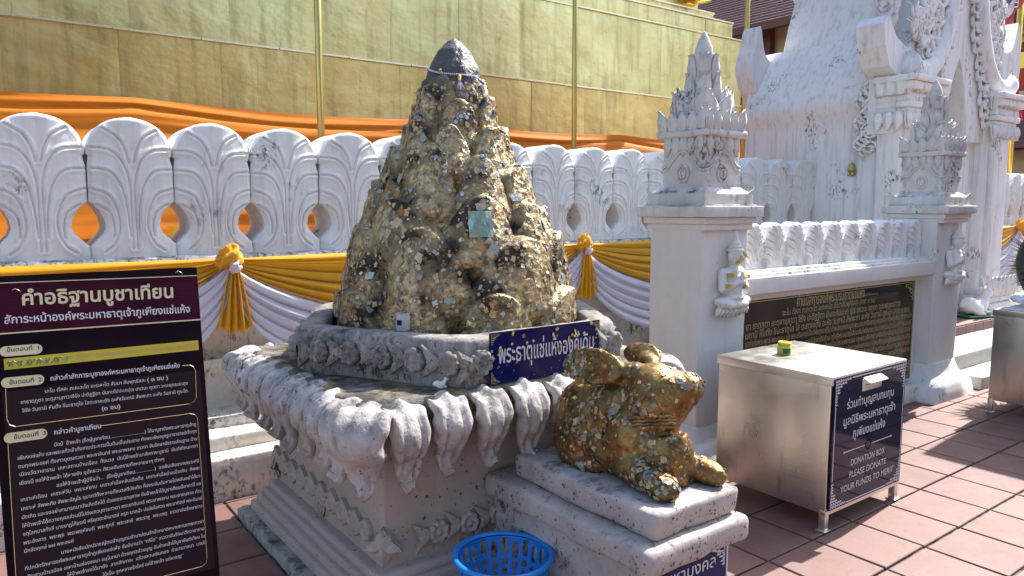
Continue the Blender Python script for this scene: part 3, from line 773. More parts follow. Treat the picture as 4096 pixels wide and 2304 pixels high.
def spire_pillar(x0, x1, y0, y1, label, gold=True, seed=0):
    cx, cy = (x0+x1)/2, (y0+y1)/2; T = thing('spire_pillar', (cx, cy, 0), label, 'pillar', 'white spire pillars at the ends of the plaque wall')
    c = (cx, cy); r_ = random.Random(seed)
    RB('shaft', (x0, y0, .22), (x1, y1, 1.50), M['pillar'], T, .012, .08, .004, 4, seed)
    # flared foot
    pr = [(0, .30), (.012, .25), (.03, .20), (.065, .17), (.10, .12), (.115, .06), (.12, -.005)]
    V = []
    for d, z in pr: V += [(x0-d, y0-d, z), (x1+d, y0-d, z), (x1+d, y1+d, z), (x0-d, y1+d, z)]
    V = np.array(V); F = [tuple(q) for q in grid_faces(len(pr), 4, True)]+[(0, 1, 2, 3)]
    bm = bmesh.new(); vv = [bm.verts.new(q) for q in V]; [bm.faces.new([vv[i] for i in f]) for f in F]
    bmesh.ops.subdivide_edges(bm, edges=bm.edges[:], cuts=2, use_grid_fill=True); bmesh.ops.recalc_face_normals(bm, faces=bm.faces)
    V = np.array([v.co[:] for v in bm.verts]); F = [tuple(v.index for v in f.verts) for f in bm.faces]; bm.verts.index_update()
    F = [tuple(v.index for v in f.verts) for f in bm.faces]; bm.free()
    mk('foot', V+(.004*fbm(V, 6, seed))[:, None], F, M['white'], T)
    def lay(nm, a, z0, z1, mt=M['spire'], r=.006, amp=.003): return RB(nm, (cx-a, cy-a, z0), (cx+a, cy+a, z1), mt, T, r, .05, amp, 12, seed+int(z0*100))
    lay('neck_moulding', .222, 1.455, 1.492, M['pillar']); lay('neck_moulding', .238, 1.490, 1.53, M['pillar'])
    lay('cornice', .268, 1.53, 1.594); lay('cornice', .238, 1.594, 1.602)
    lay('upper_cornice', .222, 1.60, 1.668)
    for sx in (-1, 1):
        for sy in (-1, 1):
            P = np.array([[0, 0, 0], [-.055*sx, 0, -.002], [0, -.055*sy, -.002], [.008*sx, .008*sy, .038], [0, 0, -.03], [-.06*sx, 0, -.03], [0, -.06*sy, -.03]])+np.array([cx+.222*sx, cy+.222*sy, 1.668])
            o = mk('corner_tip', P, [(0, 1, 3), (0, 3, 2), (1, 2, 3), (4, 5, 1, 0), (4, 0, 2, 6), (5, 6, 2, 1), (4, 6, 5)], M['spire'], T, False)
    mk('roof_slope', *frustum(.215, .165, 1.666, 1.705, c), M['spire'], T, False)
    lay('block', .158, 1.69, 2.0, r=.01)
    # raised wave band and medallion on each face of the block
    for k in range(4):
        a = k*math.pi/2; Rm = np.array(Matrix.Rotation(a, 3, 'Z'))
        pts = [(-.158, 1.80), (-.12, 1.815), (-.08, 1.86), (-.04, 1.90), (0, 1.915), (.04, 1.90), (.08, 1.86), (.12, 1.815), (.158, 1.80)]
        pc = catmull(pts, 5); tb = []
        for dz in (0, .022): tb.append(tube([(x, -.163, z+dz) for x, z in pc], .009, 6))
        V, F = join(tb); mk('wave_band', V@Rm.T+np.array([cx, cy, 0]), F, M['spire'], T)
        rg = [tube([(.042*math.cos(t), -.163, 1.785+.050*math.sin(t)) for t in np.linspace(0, 2*math.pi, 25)], .009, 6, False), tube([(.022*math.cos(t), -.163, 1.785+.026*math.sin(t)) for t in np.linspace(0, 2*math.pi, 19)], .008, 6, False)]
        V, F = join(rg); mk('medallion', V@Rm.T+np.array([cx, cy, 0]), F, M['spire'], T)
        # hanging leaves under the top ledge of the block
        for q in np.linspace(-.12, .12, 5):
            lm = leafme(.062, .115, .018, .15, M['spire']); put(lm, 'hanging_leaf', T, Vector((cx, cy, 0))+Vector(Rm@np.array([q, -.160, 2.0])), (math.pi, 0, a+math.pi) if False else (0, math.pi, a))
        # rings of standing leaves: (half width, z, leaf width, leaf height, count, curl)
        for (hwid, z, lw, lh, n, cu) in ((.175, 2.035, .082, .115, 5, .30), (.118, 2.12, .15, .125, 2, .28), (.095, 2.16, .10, .12, 2, .3), (.062, 2.22, .066, .165, 2, .22), (.052, 2.335, .054, .155, 2, .22)):
            for q in (np.linspace(-1, 1, n)*(hwid-lw*.32)):
                lm = leafme(lw, lh, .016 if lw < .1 else .02, cu, M['spire'], .5)
                put(lm, 'leaf', T, Vector((cx, cy, 0))+Vector(Rm@np.array([q, -hwid, z+r_.uniform(-.004, .004)])), (r_.uniform(-.02, .06), r_.uniform(-.04, .04), a))
    for k in range(4):       # corner leaves
        a = k*math.pi/2+math.pi/4
        for (hwid, z, lw, lh, cu) in ((.235, 2.035, .075, .13, .45), (.155, 2.12, .13, .155, .35), (.080, 2.22, .062, .165, .25), (.066, 2.335, .05, .155, .25), (.13, 2.17, .10, .13, .3)):
            Rm = Matrix.Rotation(a, 3, 'Z'); put(leafme(lw, lh, .016, cu, M['spire'], .5), 'leaf', T, Vector((cx, cy, 0))+Rm@Vector((0, -hwid, z)), (0, 0, a))
    lay('ledge_ring', .192, 1.995, 2.038, r=.015, amp=.006)
    mk('core', *frustum(.160, .115, 2.03, 2.13, c), M['spire'], T, False); mk('core', *frustum(.115, .060, 2.13, 2.24, c), M['spire'], T, False)
    mk('core', *frustum(.055, .045, 2.24, 2.47, c), M['spire'], T, False)
    V, F = lathe([(.035, 0), (.050, .02), (.056, .06), (.050, .11), (.030, .165), (.010, .200), (.002, .210)], 20, (cx, cy, 2.415)); V = V+(.002*fbm(V, 20, 1))[:, None]; mk('bud', V, F, M['spire'], T)
    d = deity(T, (x0+(x1-x0)*.60, y0-.004, .975), .82, M['carve'])
    if gold:
        at = []
        for (dx, dz, s) in ((-.008, .388, .026), (.03, .40, .02), (-.085, .265, .02), (.02, .42, .014), (-.12, .19, .02), (.07, .25, .02), (.05, .18, .018), (-.03, .36, .016)):
            at.append([(dx-s, 0, dz-s), (dx+s, 0, dz-s*.8), (dx+s*.9, 0, dz+s), (dx-s*.8, 0, dz+s*.9)])
        for q in at:
            cq = np.array(q)*.82+np.array([x0+(x1-x0)*.60, y0-.004-.098, .975])
            V = np.concatenate([cq, cq+np.array([0, .05, 0])]); V = cq.mean(0)+(V-cq.mean(0))*np.array([.7, 1, .7]); mk('gold_leaf_patch', V, [(0, 1, 2, 3), (7, 6, 5, 4), (0, 4, 5, 1), (1, 5, 6, 2), (2, 6, 7, 3), (3, 7, 4, 0)], M['pole'], d, False)
    return T
spire_pillar(3.395, 3.830, 2.78, 3.17, 'nearest white spire pillar with a gilded praying deity beside the donation box', True, 3)
spire_pillar(6.30, 6.76, 2.78, 3.14, 'farther white spire pillar with a plain praying deity at the right end of the plaque wall', False, 5)

PW = thing('plaque_wall', (5.05, 2.95, 0), 'low white wall with small pierced leaf merlons between the two spire pillars', 'wall')
RB('wall_panel', (3.80, 2.90, .0), (6.32, 3.12, 1.06), M['pillar'], PW, .006, .12, .003, 4, 1)
RB('base', (3.80, 2.80, -.005), (6.22, 3.2, .155), M['white'], PW, .03, .1, .004, 6, 2)
RB('cornice', (3.80, 2.775, 1.045), (6.31, 3.16, 1.152), M['pillar'], PW, .006, .08, .003, 8, 3)
RB('under_moulding', (3.80, 2.84, .998), (6.31, 3.13, 1.047), M['pillar'], PW, .006, .1, .002, 8, 4)
RB('cornice_step', (3.82, 2.80, 1.150), (6.31, 3.13, 1.170), M['white'], PW, .005, .08, .002, 8, 5)
RB('cornice_step', (3.82, 2.83, 1.168), (6.31, 3.10, 1.188), M['white'], PW, .005, .08, .002, 8, 6)
def hw_small(z):
    H = .298; a = .117
    lob = .006*abs(math.sin(z/H*math.pi*4.2))
    if z > .17: return max(.002, a*math.sqrt(max(0, 1-((z-.17)/(H-.17))**2.0)))*.97+lob*.6-.003
    if z > .10: return a-.006+lob*.3
    hole = [(.10, .0), (.085, .012), (.06, .028), (.035, .026), (.015, .010), (.0, .0)]
    for (z0, h0), (z1, h1) in zip(hole[:-1], hole[1:]):
        if z1 <= z <= z0: return a-.004-(h0+(h1-h0)*(z0-z)/(z0-z1))
    return a
cs_ = [[(.005, .19), (.012, .225), (.035, .26), (.055, .275)], [(.006, .12), (.010, .165), (.035, .21), (.085, .235)], [(.010, .06), (.016, .115), (.045, .165), (.105, .19)],
       [(.014, .02), (.024, .065), (.050, .115), (.110, .145)], [(.030, .008), (.044, .045), (.062, .08), (.108, .10)], [(.05, .01), (.066, .035), (.080, .062), (.10, .07)]]
ME_SM = merlon_mesh('leaf_merlon', .298, hw_small, .298, 0, 0, .10, cs_, gd=.011, gw=.0036, nu=64, nv=76, mat=M['wallface'], relief=.004)
for i in range(10):
    put(ME_SM, 'leaf_merlon', PW, (4.075+.2395*i, 2.90+random.uniform(-.002, .002), 1.186), (0, 0, random.gauss(0, .01)), (.95, 1, 1+random.uniform(-.01, .01)))

# granite plaque with gilt text
PL = thing('granite_plaque', (5.05, 2.885, .19), 'polished black granite plaque covered with rows of gold Thai text', 'plaque')
mk('stone_sheet', *box(3.84, 6.175, 2.868, 2.899, .19, .995), M['plaque'], PL, False)
for nm, b in (('frame_line', (3.84, 6.165, 2.866, 2.8675, .980, .987)), ('frame_line', (6.158, 6.165, 2.866, 2.8675, .20, .980)), ('frame_line', (3.84, 6.165, 2.866, 2.8675, .198, .204))): mk(nm, *box(*b), M['gold_letter'], PL, False)
PT = [("คำนมัสการองค์พระบรมธาตุแช่แห้ง", 4.516, 5.391, .925, .912, .055, .012), ("นะโม ตัสสะ ภะคะวะโต อะระหะโต สัมมาสัมพุทธัสสะ (สวด ๓ จบ)", 4.358, 5.553, .874, .862, .032, .004),
      ("ยา ธาตุภูตา อะตุลานุภาวา จิรัง ปะติฏฐิตา นันทะกัปปะเก ปุเร เทเวนะ คุตตา วะระพุทธะธาตุง", 3.963, 5.948, .820, .797, .036, .005),
      ("นทามิ หันตัง ชินะธาตุโย โส ตะถาคะตัง อะหัง วันทามิ สัพพะทา อะหัง วันทามิ ทูระโต (สวด ๓ จบ)", 3.962, 6.097, .770, .731, .036, .005),
      ("ขอถึงซึ่งพระพุทธ พระธรรม และพระอริยสงฆ์เป็นที่พึ่งทุกชาติไป ข้าพเจ้าขอกราบบูชาพระบรมสารีริกธาตุแห่งองค์สมเด็จพระสัมมาสัมพุทธเจ้า", 3.961, 6.138, .716, .683, .030, .003),
      ("บารมีนับชาติมิถ้วน ตรัสรู้พระอนุตตรสัมมาสัมโพธิญาณ ประกาศธรรมนำเวไนยสัตว์ออกจาก", 4.64, 6.137, .656, .629, .030, .003),
      ("ข้าพเจ้าขอน้อมกราบพระธรรม และพระอริยสงฆ์ ขอตั้งสัจจะอธิษฐาน ด้วยอานิสงส์", 4.80, 6.137, .604, .574, .030, .003),
      ("ได้เกิดใต้ร่มแห่งบวรพุทธศาสนา ได้พบสัตบุรุษผู้รู้ธรรมอันประเสริฐ", 4.95, 6.137, .550, .516, .030, .003),
      ("จงบริบูรณ์ด้วยสติและปัญญาญาณ ตามส่ง", 5.35, 6.137, .494, .465, .030, .003), ("สรรพสัตว์ทั้งหลาย", 5.80, 6.136, .425, .417, .030, .003)]
for t_, a, b, z0, z1, h_, bo in PT:
    lettering('gilt_text_line', t_, (a, 2.8665, (z0+z1)/2-.003), (1, 0, 0), (0, 0, 1), b-a, M['gold_letter'], PL, h_, bo, 2)
def flourish(c, s, u, v, n, flipu=1, flipv=1, N_=3):
    """flame-scroll corner ornament: list of (V,F) built from spirals and leaf tips; drawn in the (u,v) plane"""
    out = []
    u = np.array(u, float)*flipu; v = np.array(v, float)*flipv; n = np.array(n, float); c = np.array(c, float)
    def P(a, b, d=0): return c+u*a*s+v*b*s+n*d
    seeds = [(.16, .16, .15), (.40, .13, .105), (.13, .40, .105), (.60, .10, .075), (.10, .60, .075), (.76, .07, .05), (.07, .76, .05), (.30, .30, .09)]
    for (a, b, r) in seeds:
        t = np.linspace(0, 1.6*math.pi*1.2, 20); rr = r*(1-t/t[-1]*.78)
        out.append(tube([P(a+rr_*math.cos(tt+.6), b+rr_*math.sin(tt+.6)) for rr_, tt in zip(rr, t)], np.linspace(.026, .010, 20)*s*1.2, 5))
        tip = [P(a+r*.8, b+r*.5), P(a+r*1.35, b+r*.2), P(a+r*1.9, b+r*.75 if b < a else b+r*1.0), P(a+r*1.1, b+r*1.1)]
        k = len(tip); out.append((np.array(tip+[q+n*.0006 for q in tip]), [tuple(range(k)), tuple(range(2*k-1, k-1, -1))]))
    for (a0, b0, a1, b1) in ((.0, .0, .92, .02), (.0, .0, .02, .92)):
        out.append(tube([P(a0, b0), P((a0+a1)/2, (b0+b1)/2), P(a1, b1)], [.02*s, .018*s, .004*s], 5))
    return join(out)
def flat_ornament(name, c, s, mat, parent, fu, fv, y):
    V, F = flourish(c, s, (1, 0, 0), (0, 0, 1), (0, -1, 0), fu, fv)
    V[:, 1] = y+(V[:, 1]-y)*.03
    return mk(name, V, F, mat, parent, False)
flat_ornament('corner_ornament', (6.150, 2.8662, .972), .16, M['gold_letter'], PL, -1, -1, 2.8662)
flat_ornament('corner_ornament', (6.150, 2.8662, .212), .16, M['gold_letter'], PL, -1, 1, 2.8662)

# =================================================================== CARVED GATE
GT = thing('carved_gate', (8.65, 4.4, 0), 'white stucco gate with a pointed arch, scroll carvings and a two-tier curved roof', 'gate')
def sweep_y(prof, y0, y1, res=.15, amp=.006, sc=3, seed=0, sub=.08):
    prof = np.array(prof, float); P2 = [prof[0]]
    for a, b in zip(prof[:-1], prof[1:]):
        n = max(1, int(np.hypot(*(b-a))/sub))
        for t in range(1, n+1): P2.append(a+(b-a)*t/n)
    P2 = np.array(P2); ny = int((y1-y0)/res)+2; y = np.linspace(y0, y1, ny)
    V = np.zeros((ny, len(P2), 3)); V[..., 1] = y[:, None]; V[..., 0] = P2[None, :, 0]; V[..., 2] = P2[None, :, 1]
    n = fbm(V, sc, seed)*amp; V[..., 0] += n; V[..., 2] += n*.5
    m = len(P2); F = [tuple(f[::-1]) for f in grid_faces(ny, m)]
    F.append(tuple(range(m))[::-1]); F.append(tuple((ny-1)*m+i for i in range(m)))
    return V.reshape(-1, 3), F
xm = 8.65
def mirror(p): return p+[(2*xm-x, z) for x, z in reversed(p)]
lower = [(7.50, -.02), (7.50, 2.44), (7.485, 2.50), (7.45, 2.56), (7.425, 2.62), (7.425, 2.66), (7.47, 2.76), (7.53, 2.90), (7.60, 3.02), (7.70, 3.18), (7.80, 3.36), (7.84, 3.375), (8.0, 3.38)]
o = mk('lower_roof', *sweep_y(mirror(lower), 4.04, 5.52), M['gate'], GT); sharp(o, 40)
upper = [(7.90, 3.30), (7.88, 3.36), (7.90, 3.44), (7.97, 3.66), (8.06, 3.92), (8.20, 4.30), (8.34, 4.72), (8.47, 5.2), (8.56, 5.7), (8.62, 6.2)]
o = mk('upper_roof', *sweep_y(mirror(upper), 3.98, 5.32), M['gate'], GT); sharp(o, 40)
# curled gable ends at the far side of the lower roof, and upper roof
def curl(x0, z0, y0, y1, s, flip=1, nm='gable_curl'):
    pts = [(.40, -.40), (.22, -.28), (.06, -.14), (-.04, .02), (-.07, .18), (-.04, .34), (.02, .44), (.045, .62), (.10, .70), (.14, .56), (.19, .40), (.27, .30), (.42, .26), (.6, .28)]
    pc = catmull([(x, z) for x, z in pts], 4); poly = [(x0+flip*x*s, z0+z*s) for x, z in pc]
    V, F = prism(poly if flip > 0 else poly[::-1], y0, y1)
    bm = bmesh.new(); vv = [bm.verts.new(q) for q in V]; [bm.faces.new([vv[i] for i in f]) for f in F]
    bmesh.ops.bevel(bm, geom=bm.edges[:], offset=.018, segments=2, affect='EDGES', clamp_overlap=True)
    bm.verts.index_update(); V = [v.co[:] for v in bm.verts]; F = [tuple(v.index for v in f.verts) for f in bm.faces]; bm.free()
    o = mk(nm, V, F, M['gate'], GT); sharp(o, 40); return o
curl(7.46, 3.02, 5.40, 5.62, .90); curl(2*xm-7.46, 3.02, 5.40, 5.62, .90, -1)
curl(7.42, 3.05, 3.90, 4.10, .82); curl(8.05, 4.22, 5.28, 5.42, .7)
# pilasters and jambs
def blk(nm, x0, x1, y0, y1, z0, z1, mt='gate', r=.02): return RB(nm, (x0, y0, z0), (x1, y1, z1), M[mt], GT, r, .14, .004, 4, int(z1*10))
for sgn in (0, 1):
    fx = (lambda a: a) if not sgn else (lambda a: 2*xm-a)
    def B2(nm, a, b, *k, **kw): q = sorted((fx(a), fx(b))); return blk(nm, q[0], q[1], *k, **kw)
    B2('pilaster', 7.46, 7.75, 3.86, 4.12, .35, 2.52)
    B2('column', 7.40, 7.95, 3.66, 3.90, .35, 2.50); B2('column', 7.47, 7.86, 3.60, 3.70, .35, 2.50, r=.03)
    B2('jamb', 7.93, 8.36, 3.78, 4.10, .35, 3.30)
    for k, (d, z0, z1) in enumerate(((.02, 2.48, 2.54), (.05, 2.54, 2.60), (.03, 2.60, 2.68), (.09, 2.70, 2.78), (.12, 2.78, 2.84))):
        B2('capital_ring', 7.40-d, 7.95+d*.5, 3.60-d, 3.90, z0, z1, r=.012)
    for k, (d, z0, z1) in enumerate(((.12, .35, .48), (.09, .48, .56), (.05, .56, .66))):
        B2('plinth_ring', 7.40-d, 7.95+d*.5, 3.60-d, 3.90, z0, z1, r=.02)
# pointed pediment plate (one piece around the arch)
outer = [(7.36, 2.84), (7.20, 2.92), (7.10, 3.10), (7.06, 3.30), (7.14, 3.38), (7.30, 3.20), (7.52, 3.12), (7.66, 3.28), (7.76, 3.48), (7.82, 3.70), (7.78, 3.92), (7.84, 4.2), (7.96, 4.6), (8.10, 5.0), (8.28, 5.5), (8.44, 6.0), (8.65, 6.6)]
arch = [(8.36, 2.30), (8.40, 2.52), (8.48, 2.80), (8.56, 3.00), (8.65, 3.17)]
full = [(7.36, 2.30)]+outer+[(2*xm-x, z) for x, z in reversed(outer[:-1])]+[(2*xm-7.36, 2.30)]+[(2*xm-x, z) for x, z in arch]+[(x, z) for x, z in reversed(arch[:-1])]
o = mk('pediment', *prism(full[::-1], 3.70, 3.98), M['gate'], GT, False)
# smooth serpent band
for f_ in (1, -1):
    pts = [(xm-f_*a, 3.64, z) for a, z in ((1.20, 2.98), (.98, 2.90), (.76, 2.96), (.56, 3.14), (.42, 3.42), (.33, 3.75), (.28, 4.1), (.23, 4.5), (.15, 5.0), (.06, 5.6), (0, 6.0))]
    pc = catmull(pts, 6); V, F = tube(pc, np.linspace(.125, .06, len(pc)), 16); V = np.array(V); V[:, 1] = 3.70+(V[:, 1]-3.64)*.9-.03
    mk('serpent_band', V, F, M['gate'], GT)
curl(2*xm-7.22, 3.10, 3.66, 3.88, .86, -1, 'gable_horn')
mk('inner_reveal', *box(8.945, 8.975, 4.12, 5.45, .36, 2.95), M['pole'], GT, False)
# carved scroll leaves, shared meshes
def kranok(seed, flat=.55):
    rr = random.Random(seed); fs = []
    sp = [(.0, .0), (.05, .05), (.055, .12), (.01, .155), (-.035, .12), (-.02, .075), (.01, .085)]
    pc = catmull(sp, 4); n = len(pc); V1, F1 = tube(np.stack([pc[:, 0], -.012-.02*np.linspace(0, 1, n), pc[:, 1]], -1), np.linspace(.026, .013, n), 7)
    fl = [(.045, .05), (.085, .10), (.09, .17), (.055, .22), (.075, .285)]
    pc = catmull(fl, 4); n = len(pc); V2, F2 = tube(np.stack([pc[:, 0], -.006-.018*np.sin(np.linspace(0, 3, n)), pc[:, 1]], -1), np.array([.024*(1-t)**.8+.003 for t in np.linspace(0, 1, n)]), 7)
    fl = [(.0, .0), (-.04, .03), (-.05, .08), (-.085, .12)]
    pc = catmull(fl, 4); n = len(pc); V3, F3 = tube(np.stack([pc[:, 0], pc[:, 0]*0-.008, pc[:, 1]], -1), np.array([.020*(1-t)**.8+.003 for t in np.linspace(0, 1, n)]), 6)
    V, F = join([(V1, F1), (V2, F2), (V3, F3)]); V = V+(.003*fbm(V, 25, seed))[:, None]
    return mesh('scroll_leaf', V, F, M['gate'])
KR = [kranok(i) for i in range(3)]
def kput(x, z, ang, s, flip, y=3.69, parent=GT):
    sc_ = s*random.uniform(.9, 1.1)
    put(random.choice(KR), 'scroll_leaf', parent, (x, y+random.uniform(-.006, .006), z), (0, -ang, 0), (sc_*1.15*flip, sc_*1.1, sc_*1.15))
for f_ in (1, -1):
    def along(pts, n, s, aoff, y, jit=.02):
        pc = catmull(pts, 12); L = np.concatenate([[0], np.cumsum(np.hypot(*np.diff(pc, axis=0).T))])
        for k in range(n):
            d = L[-1]*(k+.5)/n; i = min(len(pc)-2, int(np.searchsorted(L, d))-1); i = max(i, 0)
            t = pc[i+1]-pc[i]; ang = math.atan2(t[1], t[0]*1.0)
            x, z = pc[i]; kput(xm-f_*x+random.uniform(-jit, jit), z+random.uniform(-jit, jit), f_*(math.pi/2-ang+aoff-math.pi/2), s, -f_, y)
    along([(1.00, 3.06), (.86, 3.28), (.78, 3.60), (.74, 3.95), (.66, 4.35), (.52, 4.9), (.3, 5.6)], 14, 1.30, .5, 3.69)
    along([(.78, 3.16), (.64, 3.38), (.56, 3.70), (.50, 4.1), (.42, 4.6), (.3, 5.1)], 11, 1.15, .2, 3.68)
    along([(.66, 2.42), (.54, 2.62), (.45, 2.90), (.33, 3.20), (.20, 3.50), (.12, 3.9), (.06, 4.4)], 15, 1.05, 2.4, 3.68)
    rq = random.Random(11+f_)
    for k in range(46):                      # scrolls filling the field outside the serpent band
        z = rq.uniform(3.15, 5.6); b_ = float(np.interp(z, [3.0, 3.14, 3.42, 3.75, 4.1, 4.5, 5.0, 5.6], [.80, .60, .46, .37, .32, .27, .19, .10]))+.14
        e_ = float(np.interp(z, [3.12, 3.48, 3.70, 3.92, 4.2, 4.6, 5.0, 5.6], [1.05, .87, .82, .85, .80, .68, .54, .33]))
        if e_ > b_: kput(xm-f_*(b_+(e_-b_)*rq.random()), z, f_*rq.uniform(-.5, .9), 1.1, -f_, 3.69)
    for q in np.linspace(1.27, .68, 6):      # leaves round the capitals
        put(leafme(.12, .20, .03, .3, M['gate'], .5), 'capital_leaf', GT, (xm-f_*q, 3.60, 2.66), (0, 0, 0))
        put(leafme(.11, .16, .03, .3, M['gate'], .5), 'hanging_leaf', GT, (xm-f_*q, 3.585, 2.50), (0, math.pi, 0))
        put(leafme(.13, .24, .03, .3, M['gate'], .5), 'base_leaf', GT, (xm-f_*q, 3.50, .55), (0, 0, 0))
for yy in np.linspace(3.66, 3.86, 3):         # leaves on the side faces
    put(leafme(.12, .20, .03, .3, M['gate'], .5), 'capital_leaf', GT, (7.33, yy, 2.66), (0, 0, -math.pi/2))
    put(leafme(.11, .18, .03, .3, M['gate'], .5), 'hanging_leaf', GT, (7.33, yy, 2.50), (0, math.pi, -math.pi/2))
    put(leafme(.13, .26, .03, .3, M['gate'], .5), 'base_leaf', GT, (7.26, yy, .55), (0, 0, -math.pi/2))
for k in range(9):                            # scrolls hanging along the flank corner
    a = k/8.0
    o = put(KR[k % 3], 'scroll_leaf', GT, (7.44, 3.98+.05*math.sin(k*2), 2.86-a*.62), (0, math.pi, -math.pi/2), (1.1, 1.6, 1.0-.3*a))
for k in range(7):
    put(KR[k % 3], 'scroll_leaf', GT, (7.40-.02*k*.2, 3.88+.03*math.sin(k*1.7), 3.0+k*.13), (0, 0, -math.pi/2), (1.3, 1.6, 1.2))
# ribbed curve at the front corner of the roof
for k in range(10):
    y = 3.90+k*.016; pts = [(7.50, y, 2.92), (7.40, y, 3.02), (7.36, y, 3.16), (7.42, y, 3.38), (7.52, y, 3.6), (7.60, y, 3.86), (7.66, y, 4.1)]
    mk('roof_rib', *tube(catmull(pts, 4), .009, 5), M['gate'], GT)
# small gold bell leaf tied on the flank
BL = thing('hanging_bell', (7.48, 4.18, 1.90), 'small brass leaf bell hanging on the stained side of the gate', 'bell')
mk('cap', *lathe([(.004, .13), (.018, .12), (.035, .085), (.042, .06), (.046, .05)], 14, (7.468, 4.18, 1.91), False), M['pole'], BL)
for s in (-1, 1):
    a = np.linspace(0, 2*math.pi, 17)[:-1]; cy_, cz_ = 4.18+s*.022, 1.925
    V = [(7.462+dx, cy_+.024*math.cos(t), cz_+.028*math.sin(t)) for dx in (0, .006) for t in a]; mk('leaf_disc', V, [tuple(range(16)), tuple(range(31, 15, -1))]+[(i, (i+1) % 16, (i+1) % 16+16, i+16) for i in range(16)], M['pole'], BL)

# steps in front of the gate
ST = thing('entrance_steps', (8.8, 3.1, 0), 'pale concrete steps leading up to the brick-tiled gate platform', 'steps')
RB('step', (7.05, 2.66, -.01), (11.4, 4.6, .105), M['concrete'], ST, .012, .15, .004, 4, 1)
RB('step', (7.10, 2.92, .09), (11.4, 4.6, .245), M['concrete'], ST, .012, .15, .004, 4, 2)
RB('platform_core', (7.30, 3.45, .24), (11.3, 4.62, .33), M['grout'], ST, .005, .3)
bv, bf = box(-.098, .098, -.062, .0, -.045, .045); bme = mesh('brick', bv, bf, M['tile'], False)
tv2, tf2 = box(-.098, .098, -.17, .0, -.012, .006); tme = mesh('paver', tv2, tf2, M['tile'], False)
for i in range(19):
    x = 7.36+i*.204
    put(bme, 'brick', ST, (x, 3.445, .287), (random.gauss(0, .01), 0, random.gauss(0, .008)))
    for j in range(5): put(tme, 'paver', ST, (x+(.1 if j % 2 else 0), 3.565+j*.176, .340+random.uniform(-.001, .001)), (0, 0, random.gauss(0, .006)))

# =================================================================== TEMPLE HALL BEHIND THE GATE
HL = thing('temple_hall', (24, 12, 0), 'large brown-roofed temple hall with cream walls and red trim behind the gate', 'building')
def roofslope(y0, y1, x0, z0, x1, z1, rows, nm='roof'):
    base = mk(nm, [(x0, y0, z0-.06), (x0, y1, z0-.06), (x1, y1, z1-.06), (x1, y0, z1-.06)], [(0, 1, 2, 3)], M['roof'], HL, False)
    for k in range(rows):
        t0, t1 = k/rows, (k+1.12)/rows
        a = (x0+(x1-x0)*t0, z0+(z1-z0)*t0); b = (x0+(x1-x0)*t1, z0+(z1-z0)*t1)
        V = [(a[0], y0, a[1]+.07), (a[0], y1, a[1]+.07), (b[0], y1, b[1]), (b[0], y0, b[1]), (a[0], y0, a[1]), (a[0], y1, a[1])]
        mk('tile_row', V, [(0, 1, 2, 3), (4, 5, 1, 0)], M['roof'], base, False)
roofslope(8.6, 22, 20.0, 7.10, 24.5, 10.8, 30)
def hb(nm, mt, *b): return mk(nm, *box(*b), M[mt], HL, False)
hb('fascia', 'brown', 19.95, 20.10, 8.6, 22, 6.90, 7.12); hb('wall', 'creamwall', 21.2, 30, 6, 22, 0, 7.6)
for y in (9.5, 11.2, 12.9, 14.6, 16.2, 18): hb('post', 'brown', 20.9, 21.15, y, y+.28, 3, 7.2)
hb('beam', 'brown', 20.95, 21.15, 8.6, 22, 5.75, 5.95)
hb('beam', 'creamwall', 20.85, 20.95, 8.6, 22, 5.98, 6.10)
roofslope(8.6, 22, 19.4, 4.2, 21.1, 5.7, 14, 'lower_roof')
roofslope(1.5, 8.8, 19.6, 6.0, 25.5, 10.9, 34)
hb('fascia', 'brown', 19.7, 19.9, 1.5, 8.8, 5.82, 6.02)
hb('soffit_wall', 'creamwall', 20.4, 20.6, 1.5, 8.8, 4.5, 5.9)
for z in (5.62, 5.42): hb('rail', 'creamwall', 20.2, 20.4, 1.5, 8.8, z-.04, z+.04)
hb('beam', 'brown', 20.1, 20.4, 1.5, 8.8, 5.05, 5.3)
hb('gold_panel', 'brightgold', 20.0, 20.2, 1.5, 7.28, 4.75, 5.12)
hb('red_beam', 'red', 19.95, 20.2, 1.5, 7.30, 4.25, 4.75)
for z in (4.18, 4.02): hb('rail', 'creamwall', 19.9, 20.2, 1.5, 8.8, z-.05, z+.05)
roofslope(1.5, 8.8, 18.8, 2.85, 20.2, 3.95, 12, 'lower_roof')
hb('lower_wall', 'creamwall', 19.6, 19.9, 1.5, 8.8, 0, 2.9)
# gilded serpent ridge running down in front of the hall roof
for k in range(9):
    t = k/8; V, F = lathe([(.01, 0), (.09, .03), (.12, .12), (.07, .2), (.01, .34)], 8, (16.0+t*1.55, 10.8, 4.1+t*2.6)); mk('gilt_ridge_scale', V, F, M['brightgold'], HL)

